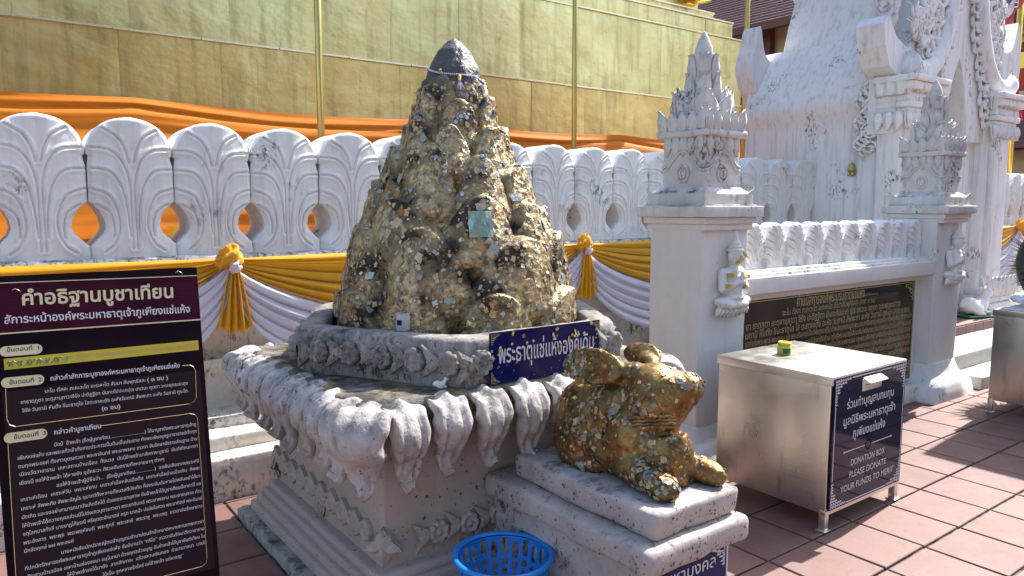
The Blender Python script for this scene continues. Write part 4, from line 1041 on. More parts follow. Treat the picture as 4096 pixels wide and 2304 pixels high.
# flag on a gold pole behind the right hand wall
FP = thing('flag_pole', (14.1, 5.15, 0), 'gold flag pole standing behind the right-hand wall section', 'pole')
mk('shaft', *lathe([(.048, 0), (.046, 5.9)], 16, (14.1, 5.15, 0)), M['brightgold'], FP)
V, F = lathe([(.03, 0), (.08, .05), (.05, .16), (.004, .26)], 12, (14.1, 5.15, 5.9)); mk('finial', V, F, M['brightgold'], FP)
FLG = thing('striped_flag', (14.0, 5.1, 3.2), 'red, white and dark blue striped flag draped from the gold flag pole', 'flag')
def flagv(c0, c1, o0, o1, nx=14, nz=10):
    P = []
    for i in range(nx+1):
        for j in range(nz+1):
            s = i/nx; t = j/nz; a = np.array(c0)*(1-s)+np.array(c1)*s; b = np.array(o0)*(1-s)+np.array(o1)*s; p = a*(1-t)+b*t
            p = p+np.array([0, .05*math.sin(s*7+t*5), .02*math.sin(s*9)]); P.append(p)
    return np.array(P), grid_faces(nx+1, nz+1)
bands = [(0, .17, 'flagred'), (.17, .33, 'flagwhite'), (.33, .66, 'flagblue'), (.66, .83, 'flagwhite'), (.83, 1.0, 'flagred')]
A0, A1 = np.array((14.05, 5.02, 6.0)), np.array((12.80, 4.98, 5.2)); B0, B1 = np.array((14.05, 5.02, 4.95)), np.array((13.10, 4.98, 4.24))
for a, b, c in bands: mk('stripe', *flagv(A0+(B0-A0)*a, A1+(B1-A1)*a, A0+(B0-A0)*b, A1+(B1-A1)*b), M[c], FLG)
F3 = thing('striped_flag', (13.9, 5.1, 3.0), 'lower red and white flag corner showing below the carved gate horn', 'flag')
mk('stripe', *flagv((13.75, 5.02, 3.62), (13.62, 5.0, 3.55), (14.03, 5.02, 2.98), (13.92, 5.0, 2.95)), M['flagred'], F3)
mk('stripe', *flagv((13.62, 5.02, 3.55), (13.50, 5.0, 3.45), (13.92, 5.02, 2.95), (13.80, 5.0, 3.0)), M['flagwhite'], F3)

# =================================================================== HEXAGONAL TRAY PEDESTAL
PX0, PX1, PY0, PY1 = 1.04, 2.70, 2.30, 3.82
PD = thing('offering_pedestal', (1.87, 3.06, 0), 'square white pedestal with hanging acanthus petals carrying a hexagonal tray', 'pedestal')
def ins(nm, d, z0, z1, mt='body', r=.014, amp=.003, res=.09):
    return RB(nm, (PX0+d, PY0+d, z0), (PX1-d, PY1-d, z1), M[mt], PD, r, res, amp, 7, int(z1*100))
ins('ground_slab', 0, -.02, .048, 'mossedge', .018, .009, .05)
ins('plinth_step', .055, .03, .095); ins('plinth_step', .080, .085, .132); ins('plinth_step', .102, .125, .170); ins('plinth_step', .124, .16, .206, r=.02)
ins('body', .174, .19, .80, r=.010)
ins('cornice_step', .150, .640, .690, r=.006); ins('cornice_step', .128, .686, .750, r=.006); ins('cornice_step', .10, .745, .80, r=.006)
ins('ledge', .055, .795, .884, 'ledgetop', .02, .006, .05)
def acanthus(w, L, seed, reach=.11, mat=None):
    """petal that folds over the ledge and hangs down; local: -y outwards, origin at the outer top edge"""
    nv, nu = 64, 34; v = np.linspace(0, 1, nv)
    path = catmull([(-reach, -.030), (-reach*.55, -.020), (-.030, -.018), (.006, -.045), (.018, -.095), (.008, -L*.45), (-.012, -L*.72), (-.012, -L*.90), (.010, -L)], 10)
    sgm = np.concatenate([[0], np.cumsum(np.hypot(*np.diff(path, axis=0).T))]); sgm /= sgm[-1]
    o = np.interp(v, sgm, path[:, 0]); z = np.interp(v, sgm, path[:, 1])
    tx = np.gradient(o); tz = np.gradient(z); L_ = np.hypot(tx, tz); nx_, nz_ = -tz/L_, tx/L_     # outward normal
    nx_, nz_ = np.where(nx_*1+nz_ < -1, -nx_, nx_), nz_
    wd = w/2*np.interp(v, [0, .15, .35, .55, .72, .85, .95, 1], [.86, .97, 1.0, .90, .70, .48, .28, .12])
    ang = np.linspace(0, 2*math.pi, nu, endpoint=False); ca, sa = np.cos(ang), np.sin(ang)
    front = np.maximum(sa, 0)
    P = np.zeros((nv, nu, 3))
    lob = 1+.05*np.sin(v*34)*(v > .2)
    for j in range(nu):
        u = ca[j]
        dep = (.034*front[j]**.6 if sa[j] > 0 else .022*sa[j])*np.interp(v, [0, .12, .3], [.35, .75, 1.])
        rel = 0
        if sa[j] > 0:
            fan = np.sin((abs(u)*5.5+v*15*(1-abs(u)*.7)))            # feathered lobes
            rel = .014*fan*np.interp(v, [0, .08, .2, 1], [.3, .6, 1, 1])*min(1, front[j]*2)-.014*math.exp(-((abs(u)-.42)/.08)**2)*np.interp(v, [.2, .4, .8, 1], [0, 1, .7, 0])+.007*math.exp(-(u/.13)**2)
        d = dep+rel
        P[:, j, 0] = wd*lob*u*(1+.04*np.sin(v*20+seed)); P[:, j, 1] = -(o+nx_*d); P[:, j, 2] = z+nz_*d
    P = P+(.0065*fbm(P, 24, seed, 3))[..., None]*np.array([.6, 1, .6])
    V = P.reshape(-1, 3); F = [tuple(f) for f in grid_faces(nv, nu, True)]
    F.append(tuple(range(nu-1, -1, -1))); F.append(tuple((nv-1)*nu+i for i in range(nu)))
    return mesh('acanthus_petal', V, [f[::-1] for f in F], mat or M['petal'])
AC = [acanthus(.152, .285, i) for i in range(4)]; ACF = [acanthus(.158, .305, 10+i) for i in range(4)]; ACC = [acanthus(.20, .315, 20+i, .15) for i in range(3)]
zt = .878
def petal(me, x, y, a, s=(1, 1, 1)): put(me, 'acanthus_petal', PD, (x, y, zt+random.uniform(-.004, .004)), (random.gauss(0, .02), random.gauss(0, .02), a+random.gauss(0, .02)), s)
for i, y in enumerate(np.linspace(PY1-.16, PY0+.19, 8)): petal(AC[i % 4], PX0+.012, y, -math.pi/2, (1, 1, random.uniform(.94, 1.1)))
for i, x in enumerate(np.linspace(PX0+.195, PX1-.17, 8)): petal(ACF[i % 4], x, PY0+.012, 0, (1, 1, random.uniform(.94, 1.06)))
for i, y in enumerate(np.linspace(PY0+.18, PY1-.17, 8)): petal(AC[(i+1) % 4], PX1-.012, y, math.pi/2)
for i, x in enumerate(np.linspace(PX0+.18, PX1-.17, 8)): petal(AC[(i+2) % 4], x, PY1-.012, math.pi)
petal(ACC[0], PX0+.035, PY0+.035, -math.pi/4, (1, 1, 1)); petal(ACC[1], PX0+.03, PY1-.03, -3*math.pi/4, (.85, 1, .82)); petal(ACC[2], PX1-.03, PY0+.03, math.pi/4, (.9, 1, .9)); petal(ACC[1], PX1-.03, PY1-.03, 3*math.pi/4)

def rosette_v(r=.050, seed=0, th=.030):
    nr, na = 12, 48
    rr, aa = np.meshgrid(np.linspace(0, 1, nr), np.arange(na)*2*math.pi/na, indexing='ij')
    pet = .84+.16*np.abs(np.cos(aa*4+seed))**.6
    x = r*rr*pet*np.cos(aa); z = r*rr*pet*np.sin(aa)
    h = th*(.55+.30*sm(rr, .45, .75)*(.6+.4*np.abs(np.cos(aa*4+seed)))-.12*np.exp(-((rr-.40)/.07)**2)+.35*np.exp(-(rr/.2)**2)-.10*np.exp(-((rr-.2)/.06)**2)); h = h*np.sqrt(np.clip(1-(rr*.97)**8, 0, 1))
    h = h+.002*fbm(np.stack([x, h*0, z], -1), 60, seed)
    V = np.stack([x, -h, z], -1).reshape(-1, 3); F = grid_faces(nr, na, True)
    ring = V[-na:].copy(); ring[:, 1] = .01
    V = np.concatenate([V, ring]); n0 = (nr-1)*na; i = np.arange(na); F2 = np.stack([n0+i, n0+(i+1) % na, n0+na+(i+1) % na, n0+na+i], -1)
    return V, np.concatenate([F, F2])[:, ::-1]
def fishleaf_v(s=.055, th=.022, seed=0):
    poly = [(0, 0), (-.012, .022), (-.035, .036), (-.075, .060), (-.062, .028), (-.050, .010), (-.055, .0), (-.050, -.010), (-.062, -.028), (-.075, -.060), (-.035, -.036), (-.012, -.022)]
    poly = [(x*s/.055, z*s/.055) for x, z in poly]; n = len(poly)
    inner = [(x*.62-.014*s/.055, z*.55) for x, z in poly]
    V = [(x, .008, z) for x, z in poly]+[(x, -th*.7, z) for x, z in poly]+[(x, -th, z) for x, z in inner]
    F = [(i, (i+1) % n, (i+1) % n+n, i+n) for i in range(n)]+[(i+n, (i+1) % n+n, (i+1) % n+2*n, i+2*n) for i in range(n)]+[tuple(range(2*n, 3*n))]
    return np.array(V), [f for f in F]
RS = [mesh('rosette', *rosette_v(.050, i), M['tray']) for i in range(2)]; RL = mesh('side_leaf', *fishleaf_v(.058), M['tray'], False)
RSb = [mesh('rosette', *rosette_v(.046, i+3), M['body']) for i in range(2)]; RLb = mesh('side_leaf', *fishleaf_v(.056), M['body'], False)
def motif(parent, x, y, z, a, s=1., body=False, k=0):
    d = Vector((math.cos(a), math.sin(a), 0)); c = Vector((x, y, z)); n = Vector((math.sin(a), -math.cos(a), 0))*.004
    put((RSb if body else RS)[k % 2], 'rosette', parent, c+d*.028*s+n, (random.gauss(0, .03), random.uniform(-.3, .3), a), s)
    put(RLb if body else RL, 'side_leaf', parent, c-d*.005*s+n, (0, random.gauss(0, .06), a), s)
for i, y in enumerate(np.linspace(PY1-.24, PY0+.33, 9)): motif(PD, PX0+.174, y, .322, -math.pi/2, 1.0, True, i)
for i, x in enumerate((1.42, 1.565, 1.71, 1.86, 2.01, 2.16, 2.31)): motif(PD, x, PY0+.174, .30, 0, 1.05, True, i)
# corner leaf clusters on the body
for (x, y, a) in ((PX0+.174, PY0+.174, -math.pi/4), (PX0+.174, 3.06, -math.pi/2), (PX0+.174, PY1-.174, -3*math.pi/4)):
    Rm = Matrix.Rotation(a, 3, 'Z'); dd = Rm@Vector((0, -1, 0))
    for (z, rz, w_, h_) in ((.27, 0, .075, .11), (.335, math.pi, .07, .14), (.30, 1.7, .055, .075), (.30, -1.7, .055, .075)):
        lm = leafme(w_, h_, .022, .1, M['body'], .5); put(lm, 'corner_leaf', PD, Vector((x, y, z+(.02 if rz == math.pi else 0)))+dd*.004, (0, rz, a))

# hexagonal tray: rim swept round a rounded hexagon
HC = Vector((1.94, 3.10, 0)); HR = .83
TRY = PD
def hexpath(apo, fil, n=7):
    out = []
    for k in range(6):
        a = math.pi/3*k; Rr = apo/math.cos(math.pi/6); v = np.array([math.cos(a), math.sin(a)])*Rr
        p0 = np.array([math.cos(a-math.pi/3), math.sin(a-math.pi/3)])*Rr; p1 = np.array([math.cos(a+math.pi/3), math.sin(a+math.pi/3)])*Rr
        e0 = v+(p0-v)/np.linalg.norm(p0-v)*fil; e1 = v+(p1-v)/np.linalg.norm(p1-v)*fil
        prev = out[-1] if out else None
        for t in np.linspace(0, 1, n): out.append((1-t)**2*e0+2*t*(1-t)*v+t*t*e1)
        m = p1+(v-p1)/np.linalg.norm(v-p1)*fil
        for t in np.linspace(0, 1, 12)[1:-1]: out.append(e1*(1-t)+m*t)
    return np.array(out)
prof = [(.705, .878), (.715, .90), (.716, .96), (.716, 1.03), (.712, 1.062), (.700, 1.076), (.68, 1.079), (.64, 1.080), (.61, 1.078), (.600, 1.068), (.596, 1.03), (.596, .98)]
P = np.stack([np.concatenate([hexpath(a, .09), np.full((len(hexpath(a, .09)), 1), z)], 1) for a, z in prof], 0)
V = P.reshape(-1, 3)+np.array([HC.x, HC.y, 0]); n_ = P.shape[1]; V = V+(.005*fbm(V, 9, 3))[:, None]*np.array([1, 1, .5])
mk('tray_rim', V, grid_faces(len(prof), n_, True), M['tray'], PD)
hp = hexpath(.60, .08); V = [(HC.x+x, HC.y+y, 1.0) for x, y in hp]
mk('tray_bed', V, [tuple(range(len(V)))], M['mossedge'], PD, False)
for k in range(6):
    a = math.pi/3*k-math.pi/2; nrm = Vector((math.cos(a), math.sin(a), 0)); tan = Vector((-nrm.y, nrm.x, 0)); c = HC+nrm*.716
    ss = (-.365, .345) if k == 0 else (-.30, -.145, .01, .165, .32)
    for i, s in enumerate(ss):
        q = c+tan*s; motif(PD, q.x, q.y, .983+.004*(i % 2), math.atan2(tan.y, tan.x), 1.05, False, i)
# gravel and fallen gold leaf in the tray bed
V = []; F = []
for i in range(900):
    a = rng.random()*2*math.pi; r0 = .50+.12*rng.random(); c = np.array([HC.x+r0*math.cos(a), HC.y+r0*math.sin(a), 1.004]); s = .004+.012*rng.random()**2
    q = c+rng.normal(0, 1, (4, 3))*np.array([s, s, s*.35]); q[:, 2] += abs(q[:, 2].min()-1.0)
    b = len(V); V += q.tolist(); F += [(b, b+1, b+2), (b, b+2, b+3), (b, b+3, b+1), (b+1, b+3, b+2)]
o = mk('bed_gravel', V, F, M['tray'], PD, False); o['kind'] = 'stuff'

# =================================================================== GILDED CONE
CN = thing('gilded_cone', (HC.x, HC.y, 1.0), 'tall lumpy lotus-bud cone crusted with squares of gold leaf and coins', 'shrine cone')
zs = np.array([.96, 1.0, 1.061, 1.24, 1.436, 1.63, 1.822, 2.012, 2.171, 2.236, 2.328, 2.372, 2.392]); rs = np.array([.50, .535, .555, .525, .458, .370, .288, .208, .152, .126, .078, .034, .002])
rows_ = [(.93, .33, 9, .125, .0), (1.13, .36, 8, .130, .5), (1.35, .33, 8, .120, .0), (1.55, .31, 7, .105, .45), (1.74, .27, 7, .085, .95), (1.90, .23, 6, .050, .4), (2.03, .17, 6, .016, .9)]
def cone_r(th, z):
    base = np.interp(z, zs, rs); d = np.full(np.shape(z), 0.)
    for k, (z0, h, n, p, off) in enumerate(rows_):
        ph = (th+.08*np.sin(th*2+k)+.06*np.sin(3*th+k*2))/(2*math.pi)*n+off; cell = np.floor(ph); s = (ph-cell)*2-1
        jit = vn(np.stack([cell*3.3, cell*0+k*7.1, cell*0], -1), 1, 5)
        t = (z-z0-.035*jit)/(h*(1+.12*jit)); top = 1-np.abs(s)**2.2*.62
        inside = sm(top-t, 0, .085)*sm(t, -.35, .1)*(1-.42*np.abs(s)**1.8)
        d = np.maximum(d, p*inside*(.75+.35*t)-.010*np.exp(-((np.abs(s)-1)/.10)**2)*sm(t, -.1, .3)*sm(.7-t, 0, .2))
    return base+d-.066*np.interp(z, [1.9, 2.24], [1, 0])
nt_, nz__ = 420, 330
th, zz = np.meshgrid(np.arange(nt_)*2*math.pi/nt_, np.linspace(.96, 2.392, nz__)); 
rr = cone_r(th, zz); Pc = np.stack([rr*np.cos(th), rr*np.sin(th), zz], -1)
bump = .004*fbm(Pc, 9, 4, 3)+.0045*fbm(Pc, 38, 7, 3); fade = np.interp(zz, [.96, 2.2, 2.392], [1, .8, .12]); rr = np.maximum(.002, rr+bump*fade*np.clip(rr/.15, .2, 1))
Pc = np.stack([rr*np.cos(th)+HC.x, rr*np.sin(th)+HC.y, zz], -1)
V = Pc.reshape(-1, 3); F = np.concatenate([grid_faces(nz__, nt_, True)])
mk('lotus_bud', V, F, M['cone'], CN)
# surface sampler for leaf and coins
gu = np.gradient(Pc, axis=1); gv = np.gradient(Pc, axis=0); Nn = np.cross(gu, gv); Nn /= np.linalg.norm(Nn, axis=-1, keepdims=True)+1e-9
def flakes(n, P, N_, size, tilt, seed, pal, lift=.0015, curlp=.4, big=None):
    r_ = np.random.default_rng(seed); V = np.zeros((n, 4, 3)); C = np.zeros((n, 4))
    T = np.cross(N_, [0, 0, 1.]); T /= np.linalg.norm(T, axis=1, keepdims=True)+1e-9; B = np.cross(N_, T)
    a = r_.random(n)*2*math.pi; s = size[0]+(size[1]-size[0])*r_.random(n)**1.7
    Nt = N_+r_.normal(0, tilt, (n, 3)); Nt /= np.linalg.norm(Nt, axis=1, keepdims=True)
    U = T*np.cos(a)[:, None]+B*np.sin(a)[:, None]; U -= Nt*(U*Nt).sum(1, keepdims=True); U /= np.linalg.norm(U, axis=1, keepdims=True); W_ = np.cross(Nt, U)
    asp = .6+.5*r_.random(n)
    for k, (x, y) in enumerate(((-1, -1), (1, -1), (1, 1), (-1, 1))):
        jx = x*(1+.35*r_.normal(0, .5, n)); jy = y*asp*(1+.35*r_.normal(0, .5, n))
        V[:, k] = P+N_*(lift+r_.random(n)*.002)[:, None]+U*(s*jx)[:, None]*.5+W_*(s*jy)[:, None]*.5
        V[:, k] += N_*(np.abs(r_.normal(0, 1, n))*s*.12*(r_.random(n) < curlp))[:, None]
    pi = r_.choice(len(pal), n, p=np.array([q[1] for q in pal])/sum(q[1] for q in pal)); cols = np.array([q[0] for q in pal])[pi]; cols = cols*(.75+.5*r_.random((n, 1)))
    return V, np.clip(cols, 0, 1)
def flake_obj(name, V, C, parent, mat=None):
    n = len(V); F = np.arange(n*4).reshape(n, 4); o = mk(name, V.reshape(-1, 3), F, mat or M['leaf'], parent, False); o['kind'] = 'stuff'
    at = o.data.color_attributes.new('tint', 'FLOAT_COLOR', 'CORNER')
    cc = np.ones((len(o.data.loops), 4), np.float32); cc[:, :3] = np.repeat(C, 4, 0)[:len(cc)]; at.data.foreach_set('color', cc.ravel()); return o
PAL = [((.50, .38, .18), 6), ((.56, .47, .28), 4), ((.40, .29, .13), 6), ((.30, .31, .28), 3.5), ((.42, .41, .34), 1.0), ((.38, .19, .07), .5), ((.22, .15, .07), 3.0)]
k = 9500; iz = (rng.random(k)**1.1*.84*(nz__-1)).astype(int); it = rng.integers(0, nt_, k); dd_ = rr-np.interp(zz, zs, rs)-.0; keep_ = rng.random(k) < np.clip(.10+dd_[iz, it]*11+.35, .04, .8); iz, it = iz[keep_], it[keep_]; k = len(iz)
fV, fC = flakes(k, Pc[iz, it], Nn[iz, it], (.005, .024), .07, 11, PAL, .0004, .15)
flake_obj('gold_leaf_flakes', fV, fC, CN)
k = 70; iz = (rng.random(k)*.7*(nz__-1)).astype(int); it = rng.integers(0, nt_, k)
fV, fC = flakes(k, Pc[iz, it]+Nn[iz, it]*.003, Nn[iz, it], (.030, .048), .10, 12, [((.28, .32, .30), 4), ((.50, .40, .22), 3), ((.40, .42, .36), 2)])
flake_obj('large_leaf_squares', fV, fC, CN)
def cone_pt(az, z):
    i = int(np.argmin(abs(zz[:, 0]-z))); j = int(round((az % (2*math.pi))/(2*math.pi)*nt_)) % nt_; return Vector(Pc[i, j]), Vector(Nn[i, j])
# one big foil patch
p_, n_v = cone_pt(R(-109), 1.515)
T = n_v.cross(Vector((0, 0, 1))).normalized(); B_ = T.cross(n_v)
g5 = np.linspace(-1, 1, 6); Vv = [p_+n_v*(.012+.004*math.sin(a*4+b*3))+T*a*.052+Vector((0, 0, 1))*b*.058+n_v*(-.10*(a*.052)**2*20-b*.012) for a in g5 for b in g5]
mk('foil_sheet', [tuple(q) for q in Vv], grid_faces(6, 6), simple('pale_green_foil', (.46, .58, .47), .3, .9, .15, 30, .4), CN)
cv, cf = lathe([(.0005, .0022), (.0085, .0022), (.0098, .0018), (.0102, 0), (.0102, -.003)], 20, (0, 0, 0)); cme = mesh('coin', cv, cf, M['coin'], False)
rc = random.Random(5)
for k in range(46):
    az = R(-126+rc.uniform(-75, 75)); z = rc.choice((1.2, 1.42, 1.62, 1.80, 1.82, 1.95, 2.03, 2.05))+rc.uniform(-.05, .07)
    p_, n_v = cone_pt(az, z); q = (n_v+Vector((rc.gauss(0, .15), rc.gauss(0, .15), rc.gauss(0, .15)))).normalized()
    put(cme, 'coin', CN, p_+n_v*.004, q.to_track_quat('Z', 'Y').to_euler())
# bead garland with tassel round the tip
GA = thing('bead_garland', (HC.x, HC.y, 2.23), 'string of pale lavender beads with a white tassel tied round the cone tip', 'garland')
bv, bf = lathe([(.0008, -.0048), (.0040, -.0028), (.0056, 0), (.0040, .0028), (.0008, .0048)], 10); bead = mesh('bead', bv, bf, M['bead'])
for k in range(92):
    a = 2*math.pi*k/92; z = 2.214-.028*math.cos(a-R(-60))*1.0+.006*math.sin(3*a)
    p_, n_v = cone_pt(a, z); c = Vector((HC.x, HC.y, z)); rd = (p_-c).length+.004
    put(bead, 'bead', GA, c+Vector((math.cos(a), math.sin(a), 0))*rd, (math.pi/2, 0, a))
az = R(-112); p_, n_v = cone_pt(az, 2.185); p_ = p_+n_v*.010
mk('tassel_cap', *lathe([(.004, .012), (.008, .008), (.008, -.012), (.010, -.015)], 12, p_), M['brightgold'], GA)
parts = []
for k in range(60):
    a = rng.random()*2*math.pi; r1 = .020*math.sqrt(rng.random()); q0 = np.array(p_)+[0, 0, -.012]; q1 = q0+np.array([r1*math.cos(a)+.006, r1*math.sin(a)-.006, -.042-.006*rng.random()]); parts.append(tube([q0, (q0+q1)/2+np.array([.003*math.cos(a), .003*math.sin(a), .0]), q1], .0014, 4))
o = mk('tassel_fringe', *join(parts), M['fringe'], GA); o['kind'] = 'stuff'
for a in (-150, -40):
    p_, n_v = cone_pt(R(a), 2.207+(-.02 if a == -40 else .01)); mk('gold_knot', *knot_v(tuple(p_+n_v*.006), .008, 1), M['brightgold'], GA)

# =================================================================== RABBIT PLINTH
RP = thing('rabbit_plinth', (1.93, 1.98, 0), 'stained white plinth of two offset slabs jutting out of the pedestal under the rabbit', 'plinth')
RB('plinth_body', (1.722, 1.612, -.01), (2.150, 2.47, .415), M['slab'], RP, .008, .06, .003, 8, 1)
RB('lower_slab', (1.668, 1.540, .408), (2.195, 2.46, .500), M['slab'], RP, .022, .045, .007, 9, 2)
V, F = rbox((1.735, 1.572, .502), (2.178, 2.345, .600), .020, .04, .006, 9, 3)
V[:, 0] += (V[:, 2]-.6)*-.06*np.sign(V[:, 0]-1.95)*-1; V[:, 1] += np.where(V[:, 1] < 1.8, (V[:, 2]-.60)*-.10, 0)
mk('upper_slab', V, F, M['slab'], RP)
SG2 = thing('blue_sign', (1.93, 1.606, .20), 'dark blue enamel sign with white Thai letters and scroll corner on the plinth front', 'sign')
mk('sign_plate', *box(1.722, 2.150, 1.600, 1.609, .02, .402), M['bluesign'], SG2, False)
mk('edge_trim', *box(2.143, 2.150, 1.5975, 1.5995, .02, .402), M['whitepaint'], SG2, False)
lettering('lettering', "มหามงคล", (1.820, 1.5988, .318), (1, 0, 0), (0, 0, 1), .262, M['whitepaint'], SG2, .036, .006, 4)
flat_ornament('scroll_corner', (2.135, 1.5990, .392), .10, M['whitepaint'], SG2, -1, -1, 1.5990)

# =================================================================== GILDED RABBIT
RT = thing('gilded_rabbit', (1.95, 1.95, .60), 'crouching rabbit statue patched with gold leaf, ears laid back, on the white slab', 'rabbit statue')
fz = [ell((1.955, 2.125, .750), (.130, .150, .172), (-8, 0, 0)), ell((1.965, 1.975, .785), (.128, .170, .180), (10, 0, 0)), ell((1.980, 1.835, .750), (.110, .105, .135)),
      ell((1.995, 1.735, .705), (.082, .072, .110)),
      (ell((1.875, 2.120, .690), (.065, .115, .120), (12, 0, 0)), .022), (ell((2.035, 2.120, .690), (.065, .115, .120), (12, 0, 0)), .022),
      (ell((1.850, 2.045, .622), (.040, .090, .032)), .02), (ell((2.060, 2.045, .622), (.040, .090, .032)), .02),
      (ell((1.890, 1.865, .735), (.055, .075, .125)), .03), (ell((2.070, 1.865, .735), (.050, .070, .120)), .03),
      (cap((1.885, 1.835, .660), (1.868, 1.690, .640), .058, .047), .02), (ell((1.866, 1.660, .634), (.050, .062, .044)), .012),
      (cap((2.075, 1.800, .660), (2.102, 1.670, .640), .055, .045), .02), (ell((2.108, 1.645, .636), (.046, .056, .042)), .012),
      # neck, head turned towards +x
      (cap((1.975, 1.86, .80), (1.995, 1.84, .90), .092, .085), .025),
      (ell((1.992, 1.822, .918), (.108, .102, .112), (0, 0, 20)), .03), (ell((2.045, 1.768, .925), (.080, .072, .078), (0, 14, -40)), .025),
      (ell((2.076, 1.738, .938), (.056, .056, .056)), .022), (ell((2.028, 1.780, .862), (.070, .068, .060)), .022),
      (ell((1.925, 1.805, .885), (.050, .062, .075)), .02), (ell((1.938, 1.762, .952), (.017, .017, .015)), .006), (ell((1.955, 1.775, .975), (.045, .03, .014), (0, -20, -40)), .01),
      (ell((1.940, 1.965, .685), (.115, .170, .100)), .03), (ell((2.0, 1.72, .64), (.07, .055, .06)), .03),
      # ears laid back
      (cap((1.950, 1.880, .985), (1.905, 1.955, .985), .042, .036), .012), (ell((1.885, 2.045, .990), (.072, .150, .022), (-5, -66, 8)), .010),
      (cap((2.040, 1.880, 1.000), (2.072, 1.940, 1.010), .032, .036), .015), (ell((2.092, 1.985, 1.022), (.050, .110, .024), (0, -55, -8)), .010),
      (ell((1.955, 2.275, .72), (.035, .03, .035)), .02)]
carve = [(ell((1.866, 2.045, .997), (.048, .122, .016), (-5, -66, 8)), -.008), (ell((2.012, 1.730, .925), (.012, .010, .012)), -.006),
         (cap((1.82, 2.04, .66), (1.835, 1.99, .80), .010, .010), -.02), (cap((2.08, 1.735, .902), (2.12, 1.70, .905), .005, .004), -.006),
         (cap((1.885, 1.760, .800), (2.00, 1.715, .795), .011, .011), -.02), (cap((2.0, 1.715, .795), (2.11, 1.76, .80), .011, .011), -.02), (cap((1.868, 1.95, .66), (1.85, 1.93, .82), .008, .008), -.02),
         (cap((1.858, 1.61, .64), (1.860, 1.585, .61), .004, .004), -.006), (cap((1.876, 1.61, .64), (1.880, 1.585, .61), .004, .004), -.006)]
fl_ = lambda P: .600-P[..., 2]
V, F = sculpt(fz+carve, (1.74, 1.54, .585), (2.22, 2.34, 1.10), .0065, .045, cut=fl_)
RV, RF = V+(.0030*fbm(V, 32, 3))[:, None], F
o = mk('rabbit_body', RV, RF, M['rabbit'], RT)
me = o.data; nr_ = np.zeros(len(me.vertices)*3); me.vertices.foreach_get('normal', nr_); RN = nr_.reshape(-1, 3)
# twisted collar
col_ = []
for k in range(3):
    pts = []
    for t in np.linspace(0, 2*math.pi, 60):
        c = np.array([1.980, 1.840, .806+.013*(k-1)]); pts.append(c+np.array([.110*math.cos(t), .112*math.sin(t), -.035*math.sin(t)-.02*math.cos(t)+.003*math.sin(t*18+k)]))
    col_.append(tube(pts, .0075, 7, False))
mk('rope_collar', *join(col_), M['rabbit'], RT)
ok = np.nonzero((RV[:, 2] > .615))[0]
pick = rng.choice(ok, 1100); PALR = [((.50, .37, .16), 5), ((.56, .46, .26), 2), ((.34, .35, .35), 2.5), ((.36, .23, .08), 4), ((.38, .14, .05), 2.5), ((.12, .08, .04), 3)]
fV, fC = flakes(1100, RV[pick], RN[pick], (.003, .015), .06, 21, PALR, .0004, .15); flake_obj('gold_leaf_flakes', fV, fC, RT)
pp = ok[(vn(RV[ok], 7, 8) > .15)]; pick = rng.choice(pp, 330)
fV, fC = flakes(330, RV[pick], RN[pick], (.012, .024), .07, 22, [((.22, .23, .22), 4), ((.44, .35, .19), 4), ((.34, .15, .06), 2)], .0015, .5); flake_obj('large_leaf_squares', fV, fC, RT)

# rust specks and stray foil stuck on the slabs and pedestal
def specks(name, n, sampler, parent, size=(.003, .012), seed=1, dens=None):
    r_ = np.random.default_rng(seed); V = []; F = []
    for i in range(n):
        p, u, v, nn = sampler(r_); s = size[0]+(size[1]-size[0])*r_.random()**2.5; a = r_.random()*6.28; m = r_.integers(3, 6); b = len(V)
        for k in range(m):
            t = a+k*2*math.pi/m+r_.normal(0, .25); q = s*(.6+.5*r_.random()); V.append(p+u*q*math.cos(t)+v*q*math.sin(t)+nn*.0012)
        F.append(tuple(range(b, b+m)))
    o = mk(name, V, F, M['rust'], parent, False); o['kind'] = 'stuff'; return o
X_, Y_, Z_ = np.eye(3)
specks('foil_specks', 150, lambda r: (np.array([1.733, 1.60+.72*r.random(), .515+.07*r.random()]), Y_, Z_, -X_*6) if r.random() < .5 else (np.array([1.76+.4*r.random(), 1.571, .515+.07*r.random()]), X_, Z_, -Y_*6), RP, (.002, .008), 3)
specks('foil_specks', 120, lambda r: (np.array([1.667, 1.56+.85*r.random(), .42+.07*r.random()]), Y_, Z_, -X_*6) if r.random() < .5 else (np.array([1.69+.48*r.random(), 1.539, .42+.07*r.random()]), X_, Z_, -Y_*6), RP, (.002, .008), 4)
specks('foil_specks', 70, lambda r: (np.array([1.24+.48*r.random(), PY0+.1725, .22+.40*r.random()]), X_, Z_, -Y_*3), PD, (.002, .010), 5)
specks('foil_specks', 60, lambda r: (np.array([PX0+.1725, 2.5+1.1*r.random(), .22+.40*r.random()]), Y_, Z_, -X_*3), PD, (.002, .006), 6)
specks('foil_specks', 16, lambda r: (np.array([3.42+.40*r.random(), 2.777, .3+1.1*r.random()]), X_, Z_, -Y_*3), PW, (.002, .008), 7)
# fallen gold squares on slab top and ledge
def fallen(name, n, f, parent, seed, size=(.004, .012)):
    r_ = np.random.default_rng(seed); P = np.array([f(r_) for _ in range(n)]); N_ = np.tile([0, 0, 1.], (n, 1)); V, C = flakes(n, P, N_, size, .25, seed, PAL, .001, .5); flake_obj(name, V, C, parent)
fallen('fallen_leaf', 160, lambda r: (1.76+.40*r.random(), 1.59+.72*r.random(), .606), RP, 31)
fallen('fallen_leaf', 260, lambda r: (1.15+1.4*r.random(), 2.36+.2*r.random(), .892), PD, 32)

